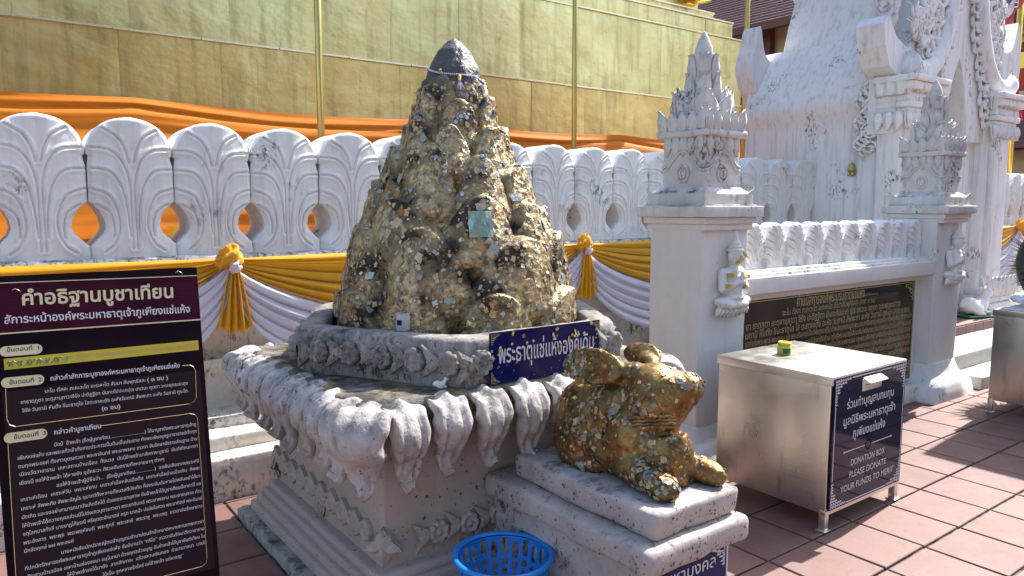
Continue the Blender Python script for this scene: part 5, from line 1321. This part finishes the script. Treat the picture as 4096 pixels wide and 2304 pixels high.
# =================================================================== BLUE SIGN ON THE TRAY
SG = thing('blue_sign', (1.925, 2.378, .88), 'blue enamel sign with silver Thai lettering fixed to the front of the tray', 'sign')
mk('sign_plate', *box(1.636, 2.224, 2.366, 2.372, .888, 1.098), M['bluesign'], SG, False)
lettering('lettering', "พระธาตุแช่แห้งองค์เดิม", (1.677, 2.3645, .972), (1, 0, 0), (0, 0, 1), .511, M['whitepaint'], SG, .058, .008, 4)
for a, b, fu, fv in ((1.642, 1.092, 1, -1), (2.218, 1.092, -1, -1), (1.642, .894, 1, 1), (2.218, .894, -1, 1)): flat_ornament('corner_scroll', (a, 2.3648, b), .05, M['gold_letter'], SG, fu, fv, 2.3648)
r_ = np.random.default_rng(9); n = 70; P = np.stack([1.64+.57*r_.random(n), np.full(n, 2.364), .892+.20*r_.random(n)], 1); V, C = flakes(n, P, np.tile([0, -1., 0], (n, 1)), (.003, .017), .06, 9, [((.62, .45, .16), 3), ((.30, .22, .10), 3)], .0006, .2); flake_obj('stuck_leaf', V, C, SG)

# =================================================================== SMALL THINGS ON THE PEDESTAL
JR = thing('glass_jar', (1.447, 2.728, 1.080), 'small clear glass candle jar with wax residue on the tray rim', 'jar')
mk('jar_wall', *lathe([(.0290, 0), (.0312, .004), (.0312, .062), (.0292, .067), (.0305, .070), (.0305, .074), (.0280, .074), (.0272, .067), (.0288, .060), (.0288, .006), (.001, .006)], 28, (1.447, 2.728, 1.081), False), M['glass'], JR)
mk('wax', *lathe([(.001, .007), (.0284, .007), (.0284, .020), (.020, .0225), (.001, .0215)], 24, (1.447, 2.728, 1.081), False), M['wax'], JR)
mk('paper_label', *[(lambda a: ([(1.447+0.0318*math.cos(t), 2.728+0.0318*math.sin(t), z) for z in (1.105, 1.128) for t in a], [tuple(q) for q in grid_faces(2, len(a))]))(np.linspace(R(190), R(232), 8))][0], M['bluesign'], JR)
def bunny(name, loc, s, label, yaw, mat='porcelain', base='green', group=None, lean=0, earspread=.0, inner='pink'):
    """small seated porcelain rabbit, facing -y before yaw; root carries the yaw through vertex rotation"""
    T = thing(name, loc, label, 'rabbit figurine', group)
    Rm = rotm((0, 0, yaw)); L = np.array(loc)
    def tr(V): return (np.asarray(V)*s)@Rm.T+L
    f = [ell((0, .32, .26), (.20, .26, .22)), ell((0, .05, .24), (.17, .24, .20)), (cap((0, -.10, .30), (0, -.20, .50), .15, .11), .08),
         (ell((0, -.26, .60), (.115, .15, .12), (12, 0, 0)), .05), (ell((0, -.37, .575), (.06, .07, .06)), .04),
         (ell((-.09, -.18, .08), (.045, .14, .05)), .03), (ell((.09, -.18, .08), (.045, .14, .05)), .03), (ell((0, -.06, .20), (.14, .12, .17)), .05),
         (ell((-.15, .20, .16), (.07, .17, .14)), .04), (ell((.15, .20, .16), (.07, .17, .14)), .04), (ell((-.17, .08, .05), (.05, .15, .05)), .03), (ell((.17, .08, .05), (.05, .15, .05)), .03),
         (ell((0, .57, .26), (.06, .06, .06)), .03)]
    ears = []
    for sd_ in (-1, 1): f.append((ell((sd_*(.07+earspread), -.17, .86), (.050, .030, .20), (-14, sd_*9, 0)), .03))
    V, F = sculpt(f, (-.30, -.50, -.01), (.30, .68, 1.12), .020, .06, cut=lambda P: .01-P[..., 2])
    mk('figure', tr(V), F, M[mat], T)
    for sd_ in (-1, 1):
        V, F = lathe([(.001, -.15), (.022, -.10), (.030, 0), (.022, .10), (.001, .16)], 10); V = np.array(V)*[1, .35, 1]@rotm((-14, sd_*9, 0)).T+[sd_*(.072+earspread), -.195, .87]
        mk('inner_ear', tr(V), F, M[inner], T)
        V, F = lathe([(.001, -.018), (.014, -.01), (.018, 0), (.014, .01), (.001, .018)], 10); V = np.array(V)+[sd_*.088, -.335, .635]; mk('eye', tr(V), F, M['dark'], T)
    V, F = lathe([(.001, -.012), (.012, 0), (.001, .012)], 8); mk('nose', tr(np.array(V)+[0, -.435, .585]), F, M[inner], T)
    if base:
        V, F = rbox((-.28, -.42, -.03), (.28, .60, .03), .03, .2); mk('base', tr(V+[0, 0, -.0]), F, M[base], T)
    return T
T = bunny('rabbit_figurine', (1.468, 2.452, .888), .062, 'tiny white rabbit figurine on a green and red base below the tray', 60)
mk('red_base', *box(1.435, 1.505, 2.432, 2.480, .878, .8865), M['red'], T, False)

# =================================================================== BASKET
BK = thing('laundry_basket', (1.545, 2.150, 0), 'round bright blue plastic basket with slotted sides below the pedestal', 'basket')
def basket():
    cx_, cy_, zb, zt_ = 1.545, 2.150, .055, .300
    rb, rtp = .130, .178
    def rad(z): t = (z-zb)/(zt_-zb); return rb+(rtp-rb)*t**.9
    na = 240; zsl = [(.075, .120), (.130, .160), (.170, .200), (.212, .276)]; nzv = 50
    zg = np.linspace(zb, zt_-.008, nzv); ag = np.linspace(0, 2*math.pi, na, endpoint=False)
    keep = np.ones((nzv-1, na), bool)
    for i in range(nzv-1):
        zc = (zg[i]+zg[i+1])/2
        for j in range(na):
            k = (j % 10)/10.0; dz = .012 if (j//10) % 2 else -.004
            for (a, b) in zsl:
                m = (a+b)/2+dz; hh = (b-a)/2
                lat = abs(k+.05-.5)/.28; ver = max(0, abs(zc-m)-(hh-.009))/.009
                if lat*lat+ver*ver < 1: keep[i, j] = False
    Vo = np.array([[(cx_+rad(z)*math.cos(a), cy_+rad(z)*math.sin(a), z) for a in ag] for z in zg]); Vi = np.array([[(cx_+(rad(z)-.0035)*math.cos(a), cy_+(rad(z)-.0035)*math.sin(a), z) for a in ag] for z in zg])
    V = np.concatenate([Vo.reshape(-1, 3), Vi.reshape(-1, 3)]); n0 = nzv*na; F = []
    for i in range(nzv-1):
        for j in range(na):
            if not keep[i, j]: continue
            a, b, c, d = i*na+j, i*na+(j+1) % na, (i+1)*na+(j+1) % na, (i+1)*na+j
            F.append((a, b, c, d)); F.append((a+n0, d+n0, c+n0, b+n0))
            for (di, dj, e) in ((0, -1, (a, d)), (0, 1, (b, c)), (-1, 0, (a, b)), (1, 0, (d, c))):
                ii, jj = i+di, (j+dj) % na
                if ii < 0 or ii >= nzv-1 or not keep[ii, jj]: F.append((e[0], e[1], e[1]+n0, e[0]+n0))
    return V, F, rad, cx_, cy_, zb, zt_
V, F, rad, bx, by, zb, zt_ = basket(); o = mk('slotted_wall', V, F, M['bluebasket'], BK, False)
mk('rim', *lathe([(.168, .286), (.180, .284), (.190, .290), (.194, .298), (.190, .306), (.182, .309), (.174, .306), (.170, .298)], 72, (bx, by, 0), False), M['bluebasket'], BK)
mk('bottom', *lathe([(.001, .052), (.131, .052), (.134, .060), (.001, .058)], 48, (bx, by, 0), False), M['bluebasket'], BK)
mk('foot_ring', *lathe([(.120, .046), (.128, .046), (.128, .058), (.120, .058)], 48, (bx, by, 0), False), M['bluebasket'], BK)

# =================================================================== DONATION BOXES
def donation(x0, x1, y0, y1, zb_, zt_, label, front=True):
    T = thing('donation_box', ((x0+x1)/2, (y0+y1)/2, 0), label, 'donation box')
    mk('shell', *rbox((x0+.004, y0+.004, zb_), (x1-.004, y1-.004, zt_-.012), .004, .3), M['steel'], T)
    o = mk('lid', *rbox((x0-.004, y0-.004, zt_-.046), (x1+.004, y1+.004, zt_), .003, .3), M['steel'], T)
    lw = .034
    for a in (x0+.002, x1-lw-.002):
        for b in (y0+.002, y1-lw-.002):
            q = mk('leg', *rbox((a, b, .006), (a+lw, b+lw, zb_+.01), .002, .3), M['steel'], T)
            mk('foot_plate', *rbox((a-.010, b-.010, 0), (a+lw+.010, b+lw+.010, .006), .001, .3), M['steel'], q)
    mk('bottom_rail', *rbox((x0, y0-.001, zb_-.004), (x1, y0+.03, zb_+.018), .002, .3), M['steel'], T)
    return T
DB = donation(3.300, 4.022, 1.892, 2.560, .088, .780, 'steel donation box with a navy lettered front panel, standing beside the rabbit statue')
fy = 1.8915
mk('front_panel', *box(3.316, 4.010, fy-.008, fy, .108, .768), M['navy'], DB, False)
ty = fy-.0092
for t_, a, b, z, h_, bo in (("ร่วมทำบุญสมทบทุน", 3.433, 3.89, .603, .034, .007), ("มูลนิธิพระมหาธาตุเจ้า", 3.409, 3.913, .521, .034, .007), ("ภูเพียงแช่แห้ง", 3.499, 3.817, .446, .034, .007),
                            ("DONATION BOX", 3.495, 3.829, .302, .024, .004), ("PLEASE DONATE", 3.486, 3.847, .240, .024, .004), ("YOUR FUNDS TO MERIT", 3.408, 3.932, .178, .024, .004)):
    lettering('text_line', t_, (a, ty, z), (1, 0, 0), (0, 0, 1), b-a, M['whitepaint'], DB, h_ if bo > .005 else .0262, bo, 4)
def flatbar(nm, p, T=DB, mat='whitepaint', w_=.004):
    V, F = tube(p, w_, 4); V = np.array(V); V[:, 1] = ty+(V[:, 1]-ty)*.05; return mk(nm, V, F, M[mat], T, False)
flatbar('divider_line', [(3.430, ty, .383), (3.53, ty, .383), (3.622, ty, .383)], w_=.0025); flatbar('divider_line', [(3.690, ty, .383), (3.79, ty, .383), (3.886, ty, .383)], w_=.0025)
dm = []
for k in range(4):
    a = k*math.pi/2; dm.append(tube([(3.656+.016*math.cos(a+t)+.010*math.cos(a), ty, .383+.016*math.sin(a+t)+.010*math.sin(a)) for t in np.linspace(-1.2, 1.2, 7)], .0025, 4))
V, F = join(dm); V[:, 1] = ty; mk('divider_flower', V, F, M['whitepaint'], DB, False)
for x in (3.428, 3.888): mk('divider_dot', [(x-.007, ty, .383), (x, ty, .376), (x+.007, ty, .383), (x, ty, .390)], [(0, 1, 2, 3)], M['whitepaint'], DB, False)
def corner_filigree(nm, cx_, cz_, w_, h_, fu, fv, T=DB):
    """solid filigree corner: curved-edge field of overlapping flame scrolls"""
    out = []; rr = random.Random(3)
    for i in range(7):
        for j in range(9):
            a, b = (i+.5)/7, (j+.5)/9
            if (1-a)**2.0+(1-b)**2.0 < .80: continue
            r = .085*(1-.25*rr.random())
            t = np.linspace(0, 4.6, 10); q = r*(1-t/t[-1]*.7)
            out.append(tube([(cx_+fu*w_*(a+q_*math.cos(tt)*1.0), ty, cz_+fv*h_*(b+q_*math.sin(tt)*.75)) for q_, tt in zip(q, t)], .0030, 4))
    V, F = join(out); V[:, 1] = ty+(V[:, 1]-ty)*.04; o = mk(nm, V, F, M['whitepaint'], T, False); o['kind'] = 'stuff'; return o
corner_filigree('corner_filigree', 3.322, .764, .14, .13, 1, -1); corner_filigree('corner_filigree', 4.004, .764, .14, .13, -1, -1)
corner_filigree('corner_filigree', 3.322, .112, .14, .13, 1, 1); corner_filigree('corner_filigree', 4.004, .112, .14, .13, -1, 1)
flatbar('border_line', [(3.470, ty, .757), (3.66, ty, .757), (3.856, ty, .757)], w_=.003); flatbar('border_line', [(3.470, ty, .119), (3.66, ty, .119), (3.856, ty, .119)], w_=.003)
flatbar('border_line', [(3.330, ty, .250), (3.330, ty, .44), (3.330, ty, .628)], w_=.003); flatbar('border_line', [(3.996, ty, .250), (3.996, ty, .44), (3.996, ty, .628)], w_=.003)
o = mk('slot_plate', *rbox((3.562, ty-.004, .672), (3.750, ty-.0005, .736), .001, .3), M['steel'], DB)
mk('slot_gap', *box(3.592, 3.722, ty-.0046, ty-.0041, .700, .7045), M['dark'], o, False)
V = [(3.572, ty-.002, .742), (3.742, ty-.002, .742), (3.742, ty-.040, .722), (3.572, ty-.040, .722), (3.572, ty-.002, .738), (3.742, ty-.002, .738), (3.742, ty-.040, .719), (3.572, ty-.040, .719)]
mk('slot_hood', V, [(3, 2, 1, 0), (4, 5, 6, 7), (0, 1, 5, 4), (1, 2, 6, 5), (2, 3, 7, 6), (3, 0, 4, 7)], M['steel'], DB, False)
D2 = donation(6.310, 7.00, 1.50, 2.338, .100, .806, 'plain steel box at the right edge with a white cloth and porcelain rabbits on top')
P = np.stack(np.meshgrid(np.linspace(6.33, 6.98, 30), np.linspace(1.52, 2.32, 34), indexing='ij'), -1); zc = .812+.006*fbm(np.concatenate([P, P[..., :1]*0], -1), 9, 2)
o = mk('white_cloth', np.concatenate([P, zc[..., None]], -1).reshape(-1, 3), grid_faces(30, 34), M['wcloth']); tag(o, 'crumpled white cloth spread on top of the right-hand steel box', 'cloth')
# yellow wax cup with green label
YC = thing('candle_cup', (3.605, 2.352, .780), 'small lime yellow cup with a green label on the donation box lid', 'cup')
mk('cup', *lathe([(.033, 0), (.037, .004), (.038, .030), (.036, .044), (.033, .050), (.035, .053), (.035, .068), (.032, .070), (.030, .066), (.030, .056), (.001, .054)], 32, (3.605, 2.352, .7805), False), M['lime'], YC)
a = np.linspace(R(200), R(262), 9); mk('green_label', [(3.605+.0386*math.cos(t), 2.352+.0386*math.sin(t), z) for z in (.790, .818) for t in a], [tuple(q) for q in grid_faces(2, 9)], M['green'], YC)
a = np.linspace(R(188), R(200), 4); mk('pale_label', [(3.605+.0386*math.cos(t), 2.352+.0386*math.sin(t), z) for z in (.790, .818) for t in a], [tuple(q) for q in grid_faces(2, 4)], M['wax'], YC)

# porcelain rabbits
bunny('porcelain_rabbit', (9.16, 3.545, .364), .44, 'large white porcelain rabbit with pink ears sitting on the brick platform', 72, base='green', earspread=.02)
bunny('porcelain_rabbit', (6.62, 2.255, .835), .14, 'small pale rabbit figurine with dark eyes, left on the right-hand steel box', 20, base=None)
bunny('porcelain_rabbit', (6.72, 2.190, .835), .16, 'pink-faced rabbit figurine, right on the right-hand steel box', -50, mat='pink', base=None)

# dark spiky flower arrangement at the right edge
PLM = thing('leaf_arrangement', (6.95, 2.36, .82), 'dark spiky folded-leaf arrangement with orange petals at the right edge', 'flower arrangement')
cc_ = Vector((7.30, 2.33, 1.10)); fr = []; rp = random.Random(4)
core = sculpt([ell((7.30, 2.33, 1.12), (.22, .22, .30)), ell((7.30, 2.33, .92), (.16, .16, .12))], (7.0, 2.0, .80), (7.6, 2.65, 1.50), .03, .03)
mk('core', *core, M['frond'], PLM)
for k in range(230):
    a = rp.random()*2*math.pi; e = rp.uniform(-.75, 1.35); d = Vector((math.cos(a)*math.cos(e), math.sin(a)*math.cos(e), math.sin(e)))
    s0 = Vector((d.x*.20, d.y*.20, d.z*.27))+cc_; L = rp.uniform(.10, .16); t = d.cross(Vector((0, 0, 1))).normalized()*.012; u = d.cross(t).normalized()*.006
    put(mesh('spike', [tuple(-t), tuple(u), tuple(t), tuple(d*L)], [(0, 1, 3), (1, 2, 3), (2, 0, 3)], M['frond'], False), 'leaf_spike', PLM, s0)
for k in range(26):
    a = R(215)+rp.uniform(-.7, .7); p_ = cc_+Vector((math.cos(a)*.235, math.sin(a)*.235, rp.uniform(-.20, -.02))); 
    put(leafme(.03, .05, .006, .2, M['flower'], .3), 'orange_petal', PLM, p_, (rp.uniform(-.4, .4), rp.uniform(-.8, .8), a+math.pi/2))

# =================================================================== PRAYER BOARD
BT = math.atan(.113/1.028); U_ = Vector((1, 0, 0)); V_ = Vector((0, math.sin(BT), math.cos(BT))); N_b = Vector((0, -math.cos(BT), math.sin(BT))); TR = Vector((.612, 2.6, 1.391))
TILT = R(-1.1); BU = U_*math.cos(TILT)+V_*math.sin(TILT); BV = V_*math.cos(TILT)-U_*math.sin(TILT)
BD = thing('prayer_board', (.32, 2.48, 0), 'tall dark maroon board printed with Thai prayer text, leaning at the left', 'board')
def bp(u, v, d=0.): return TR+U_*u+V_*v+N_b*d
def bplate(nm, u0, v0, u1, v1, d0, d1, mat, sk=0.):
    q = [(u0, v0), (u1, v0+sk), (u1, v1+sk), (u0, v1)]
    V = [tuple(bp(a, b, d0)) for a, b in q]+[tuple(bp(a, b, d1)) for a, b in q]
    return mk(nm, V, [(0, 1, 2, 3)[::-1], (4, 5, 6, 7), (0, 1, 5, 4), (1, 2, 6, 5), (2, 3, 7, 6), (3, 0, 4, 7)], mat, BD, False)
bplate('board_sheet', -.578, -1.388, .002, .004, -.016, 0, M['boarddark'], .0)
bplate('maroon_band', -.578, -.166, .0015, -.019, .0, .0006, M['boardmaroon'], -.009)
bplate('maroon_field', -.555, -.995, -.012, -.33, .0, .0006, simple('dim_maroon_print', (.016, .005, .010), .5, spec=.2), -.009)
bplate('rule_line', -.578, -.0165, .0015, -.0140, .0006, .0010, M['cream'], -.009)
bplate('rule_line', -.578, -.1640, .0015, -.1600, .0006, .0010, M['cream'], -.009)
bplate('yellow_strip', -.545, -.268, -.011, -.236, .0006, .0012, simple('olive_yellow_tape', (.50, .42, .04), .35), -.003)
# green pen scribble
pts = [tuple(bp(-.540+.145*t+.01*math.sin(t*40), -.252+.008*math.sin(t*95)-.002*t, .0016)) for t in np.linspace(0, 1, 120)]; V, F = tube(pts, .0011, 4); o = mk('pen_scribble', V, F, M['green'], BD, False)
def bpill(u0, u1, v0, v1):
    r = (v1-v0)/2; a = np.linspace(math.pi/2, 3*math.pi/2, 12); P = [(u0+r+r*math.cos(t), (v0+v1)/2+r*math.sin(t)) for t in a]+[(u1-r-r*math.cos(t), (v0+v1)/2-r*math.sin(t)) for t in a]
    V = [tuple(TR+BU*u+BV*v+N_b*.0012) for u, v in P]; mk('step_label', V, [tuple(range(len(V)))], M['cream'], BD, False)
bpill(-.549, -.444, -.240, -.210); bpill(-.550, -.444, -.331, -.301); bpill(-.551, -.444, -.492, -.462)
def bline(t_, u0, u1, v, h_, bo=0., mat='whitepaint', res=1, nm='text_line'):
    lettering(nm, t_, tuple(bp(u0, v, .0018)), tuple(BU), tuple(BV), u1-u0, M[mat], BD, h_, bo, res)
bline("คำอธิฐานบูชาเทียน", -.4897, -.077, -.0835, .033, .022, 'cream', 3, 'title')
bline("สัการะหน้าองค์พระมหาธาตุเจ้าภูเพียงแช่แห้ง", -.5364, -.0293, -.1345, .0185, .014, 'whitepaint', 2, 'subtitle')
for t_, v in (("ขั้นตอนที่  1", -.2165), ("ขั้นตอนที่  2", -.3115), ("ขั้นตอนที่  3", -.4715)): bline(t_, -.536, -.457, v, .0095, .010, 'black', 2)
bline("ราย  หรือร่างจดเทียนหรือภาชน  ที่ทางวัดจัดเตรียมไว้ให้", -.3966, -.020, -.2555, .0095, .004, 'gold_letter')
TL = [("กล่าวคำสักการะบูชาองค์พระมหาธาตุเจ้าภูเพียงแช่แห้ง", -.4347, -.0739, -.3148, .0115, .012), ("นะโม ตัสสะ ภะคะวะโต อะระหะโต สัมมา สัมพุทธัสสะ", -.4507, -.1783, -.3486, .0085, .002), ("( ๓ จบ )", -.1736, -.1118, -.3545, .0105, .010),
      ("ยาธาตุภูตา อะตุลานุภาวาจีรัง ปะติฏฐิตา นันทะกัปปะเกปุเร เทเวนะ คุตตา วะระพุทธะธาตุง", -.5125, -.0537, -.3722, .0085, .002), ("จิรัง วันทามิ หันตั่ง ชิ่นะธาตุโย โสตะถาคะตัง อะหังวันทามิ สัพพะทา อะหัง วันทามิ ทูระโต.", -.5111, -.0529, -.3972, .0085, .002),
      ("(๓ จบ)", -.3069, -.2549, -.4255, .0105, .010), ("กล่าวคำบูชาเทียน", -.436, -.3127, -.4766, .0115, .012),
      ("บัดนี้  ข้าพเจ้า (ชื่อผู้บูชาเทียน..................................) ได้มาบูชายังพระมหาธาตุเจ้าภู", -.4382, -.0376, -.5120, .0085, .002), ("เพียงแช่แห้ง และพระแก้วเจ้าทั้งสามประการเป็นต้นเป็นประธาน ทั้งพระพิษณุครูบาอาจารย์เจ้าทุก", -.5303, -.038, -.5335, .0085, .002),
      ("ตนทุกพระองค์ ทั้งเทวบุตรเทวดา พระยาอินทร์ พระยาพรหม เทวดา อันรักษายังราชสัณฐาน บ้าน", -.531, -.0371, -.5585, .0085, .002), ("เมืองวัดวาอาราม  เคหะสถานบ้านเรือน  ทั้งมวล  บัดนี้ข้าพเจ้ามาสักการะบูชามี  ยันต์เทียนคาถา", -.5294, -.0376, -.5820, .0085, .002),
      ("เยี่ยงนี้ ขอให้ข้าพเจ้า ได้หายยัง อุปัทธะวะ กังวลอันตรายทั้งหลายนาๆ ต่างๆ", -.5312, -.1416, -.6075, .0085, .002), ("ขอให้ข้าพเจ้าผู้มีชื่อว่า...  (ชื่อผู้บูชาเทียน..................)  จงพ้นเสียจากเคราะห์ปี", -.4402, -.0372, -.6340, .0085, .002),
      ("เคราะห์เดือน  เคราะห์วัน  เคราะห์ยาม  เคราะห์เมื่อหลับเมื่อตื่น  เคราะห์เมื่อย่างเมื่อเดิน  สัพพะ", -.5314, -.0361, -.6560, .0085, .002), ("เคราะห์ สัพพะภัย สัพพะจัญไร อุบาทว์ทั้งหลายทั้งมวลที่บังเกิด ก็จงระงับดับหายไปพลันอย่าได้มา", -.5319, -.0369, -.6825, .0085, .002),
      ("บังเกิด และจงอย่าสามารถมาบังเกิดอีกได้ ด้วยเตชะอานุภาพ อันข้าพเจ้าได้บูชาเทียนนี้คาถานี้ ขอ", -.5322, -.036, -.7080, .0085, .002), ("ให้ข้าพเจ้าได้ถวายกุศลส่วนนี้ไปถึงเทวบุตรเทวดา พระยาอินทร์ พระยาพรหม พระยายมราช ท้าว", -.5332, -.0364, -.7330, .0085, .002),
      ("จตุโลกบาลทั้งสี่ นางนาฏไท้ธรณี ศรีคุตตะอำมาตย์ ครุฑ นาคน้ำ ปรมัยไอศวร พระอาทิตย์ พระจันทร์", -.5328, -.0359, -.7572, .0085, .002), ("พระอังคาร  พระพุธ  พระพฤหัสบดี  พระศุกร์  พระเสาร์  พระราหู  พระเกตุ  เทวดาอันรักษาดาว", -.5335, -.0366, -.7828, .0085, .002),
      ("นักขัตฤกษ์ ๒๗ พระองค์", -.5331, -.4081, -.8072, .0085, .002), ("นายหนังสือนักปราชญ์ตนจำบุญตนจำบาปตนจำน้ำหยาดหมายทานเทพเทวดา", -.4418, -.0362, -.8362, .0085, .002),
      ("ที่ปกปักรักษาองค์พระมหาธาตุเจ้าภูเพียงแช่แห้ง อันมีนามว่า “ทริโต” เทวดาอันรักษาวัดวาอาราม", -.5344, -.0366, -.8585, .0085, .002), ("สัญฐานบ้านเมือง เคหะบ้านช่องจงมา อนุโมทนา ด้วยกุศลส่วนบุญ อันข้าพเจ้าได้บูชายันต์เทียน ใน", -.5315, -.0364, -.8835, .0085, .002),
      ("ให้ข้าพเจ้าจงได้มายัง  ลาภสักการะ  แก้วแหวนเงินทอง  อำนาจวาสนา  บารมี", -.4311, -.0367, -.9080, .0085, .002), ("ได้เอ็น ลูกหลายรักใคร่ แก่ข้าพเจ้า แด่เทอญ”", -.3398, -.1064, -.9350, .0085, .002)]
for t_, a, b, v, h_, bo in TL: bline(t_, a, b, v, h_, bo)
def brule(nm, pts, w_=.0008, mat='gold_letter'):
    mk(nm, *tube([tuple(TR+BU*u+BV*v+N_b*.0014) for u, v in pts], w_, 4), M[mat], BD, False)
brule('frame_line', [(-.540, -.332), (-.541, -.420), (-.536, -.438), (-.522, -.446), (-.30, -.446), (-.045, -.446), (-.030, -.441), (-.022, -.428), (-.020, -.340), (-.026, -.325), (-.036, -.319), (-.060, -.318)])
brule('frame_line', [(-.305, -.478), (-.15, -.478), (-.045, -.478), (-.030, -.483), (-.022, -.495), (-.018, -.70), (-.016, -.965), (-.020, -.980), (-.034, -.988), (-.30, -.988), (-.52, -.988), (-.535, -.980), (-.541, -.965), (-.542, -.70), (-.542, -.494)])
for u, v in ((-.505, -.040), (-.058, -.012)): 
    mk('wire_tie', *tube([tuple(bp(u-.008, v, .003)), tuple(bp(u, v+.006, .006)), tuple(bp(u+.010, v, .003)), tuple(bp(u+.014, v-.006, .002))], .0012, 5), M['steel'], BD)
for u in (-.545, -.035): mk('stand_leg', *rbox((TR.x+u, 2.46, 0), (TR.x+u+.022, 2.48, .06), .002, .2), M['black'], BD)
mk('rear_strut', *tube([tuple(bp(-.29, -.25, -.02)), (TR.x-.29, 2.85, .0)], .010, 6), M['black'], BD)

# =================================================================== UNSEEN TREES AND BUILDING ADDED FOR THE CHEDI REFLECTIONS
def tree(x, y, h, r, seed, label):  # unseen trees, added so the gilded sheets reflect something dark
    T = thing('reflection_tree', (x, y, 0), label, 'tree', 'unseen trees added to darken reflections'); r_ = np.random.default_rng(seed)
    mk('trunk', *tube([(x, y, 0), (x+.1, y, h*.3), (x-.1, y+.1, h*.6)], [.22, .17, .10], 8), M['brown'], T)
    n = 4200; d = r_.normal(0, 1, (n, 3)); d /= np.linalg.norm(d, axis=1, keepdims=True); rad_ = r_.random(n)**.4
    c = np.array([x, y, h*.62])+d*rad_[:, None]*np.array([r, r, h*.38])*(1+.25*vn(d*2.2, 1, seed)[:, None]); s = .22+.2*r_.random((n, 1, 1))
    q = r_.normal(0, 1, (n, 4, 3))*s; V = (c[:, None]+q).reshape(-1, 3); mk('crown', V, np.arange(n*4).reshape(n, 4), M['treeleaf'], T, False)
M['treeleaf'] = simple('tree_leaves', (.06, .09, .03), .6, 0, .3, 3)
for i, (x, y, h) in enumerate(((-8, -18, 15), (-3, -19, 17), (2.5, -18.5, 16), (7.5, -20, 13))): tree(x, y, h, 3.4, i+1, ('leftmost dark green tree', 'tallest dark green tree', 'third dark green tree from the left', 'rightmost dark green tree')[i]+' added unseen behind the camera to darken reflections')
CL = thing('reflection_building', (22, -16, 0), 'low ochre building with a brown tiled roof, added unseen behind the camera for reflections', 'building')  # unseen building, added for what the gilded sheets reflect
mk('wall', *box(9, 46, -18, -17.5, 0, 2.7), M['creamwall'], CL, False)
mk('roof', [(8.6, -17, 2.6), (46.4, -17, 2.6), (46.4, -19.5, 4.2), (8.6, -19.5, 4.2)], [(0, 1, 2, 3)], M['roof'], CL, False)
for x in range(10, 46, 3): mk('door', *box(x, x+1.2, -17.52, -17.46, 0, 2.1), M['brown'], CL, False)

# unseen panel added right of the frame to cast the straight shadow on the paving
SP_ = thing('shadow_panel', (7.3, 1.2, 0), 'tall steel-framed panel added unseen outside the right edge to shade the paving', 'shadow panel')
mk('panel', *rbox((7.28, .30, .6), (7.32, 2.40, 2.68), .005, .3), M['steel'], SP_)
for y in (.42, 2.3): mk('leg', *rbox((7.28, y-.02, 0), (7.32, y+.02, .6), .003, .3), M['steel'], SP_)
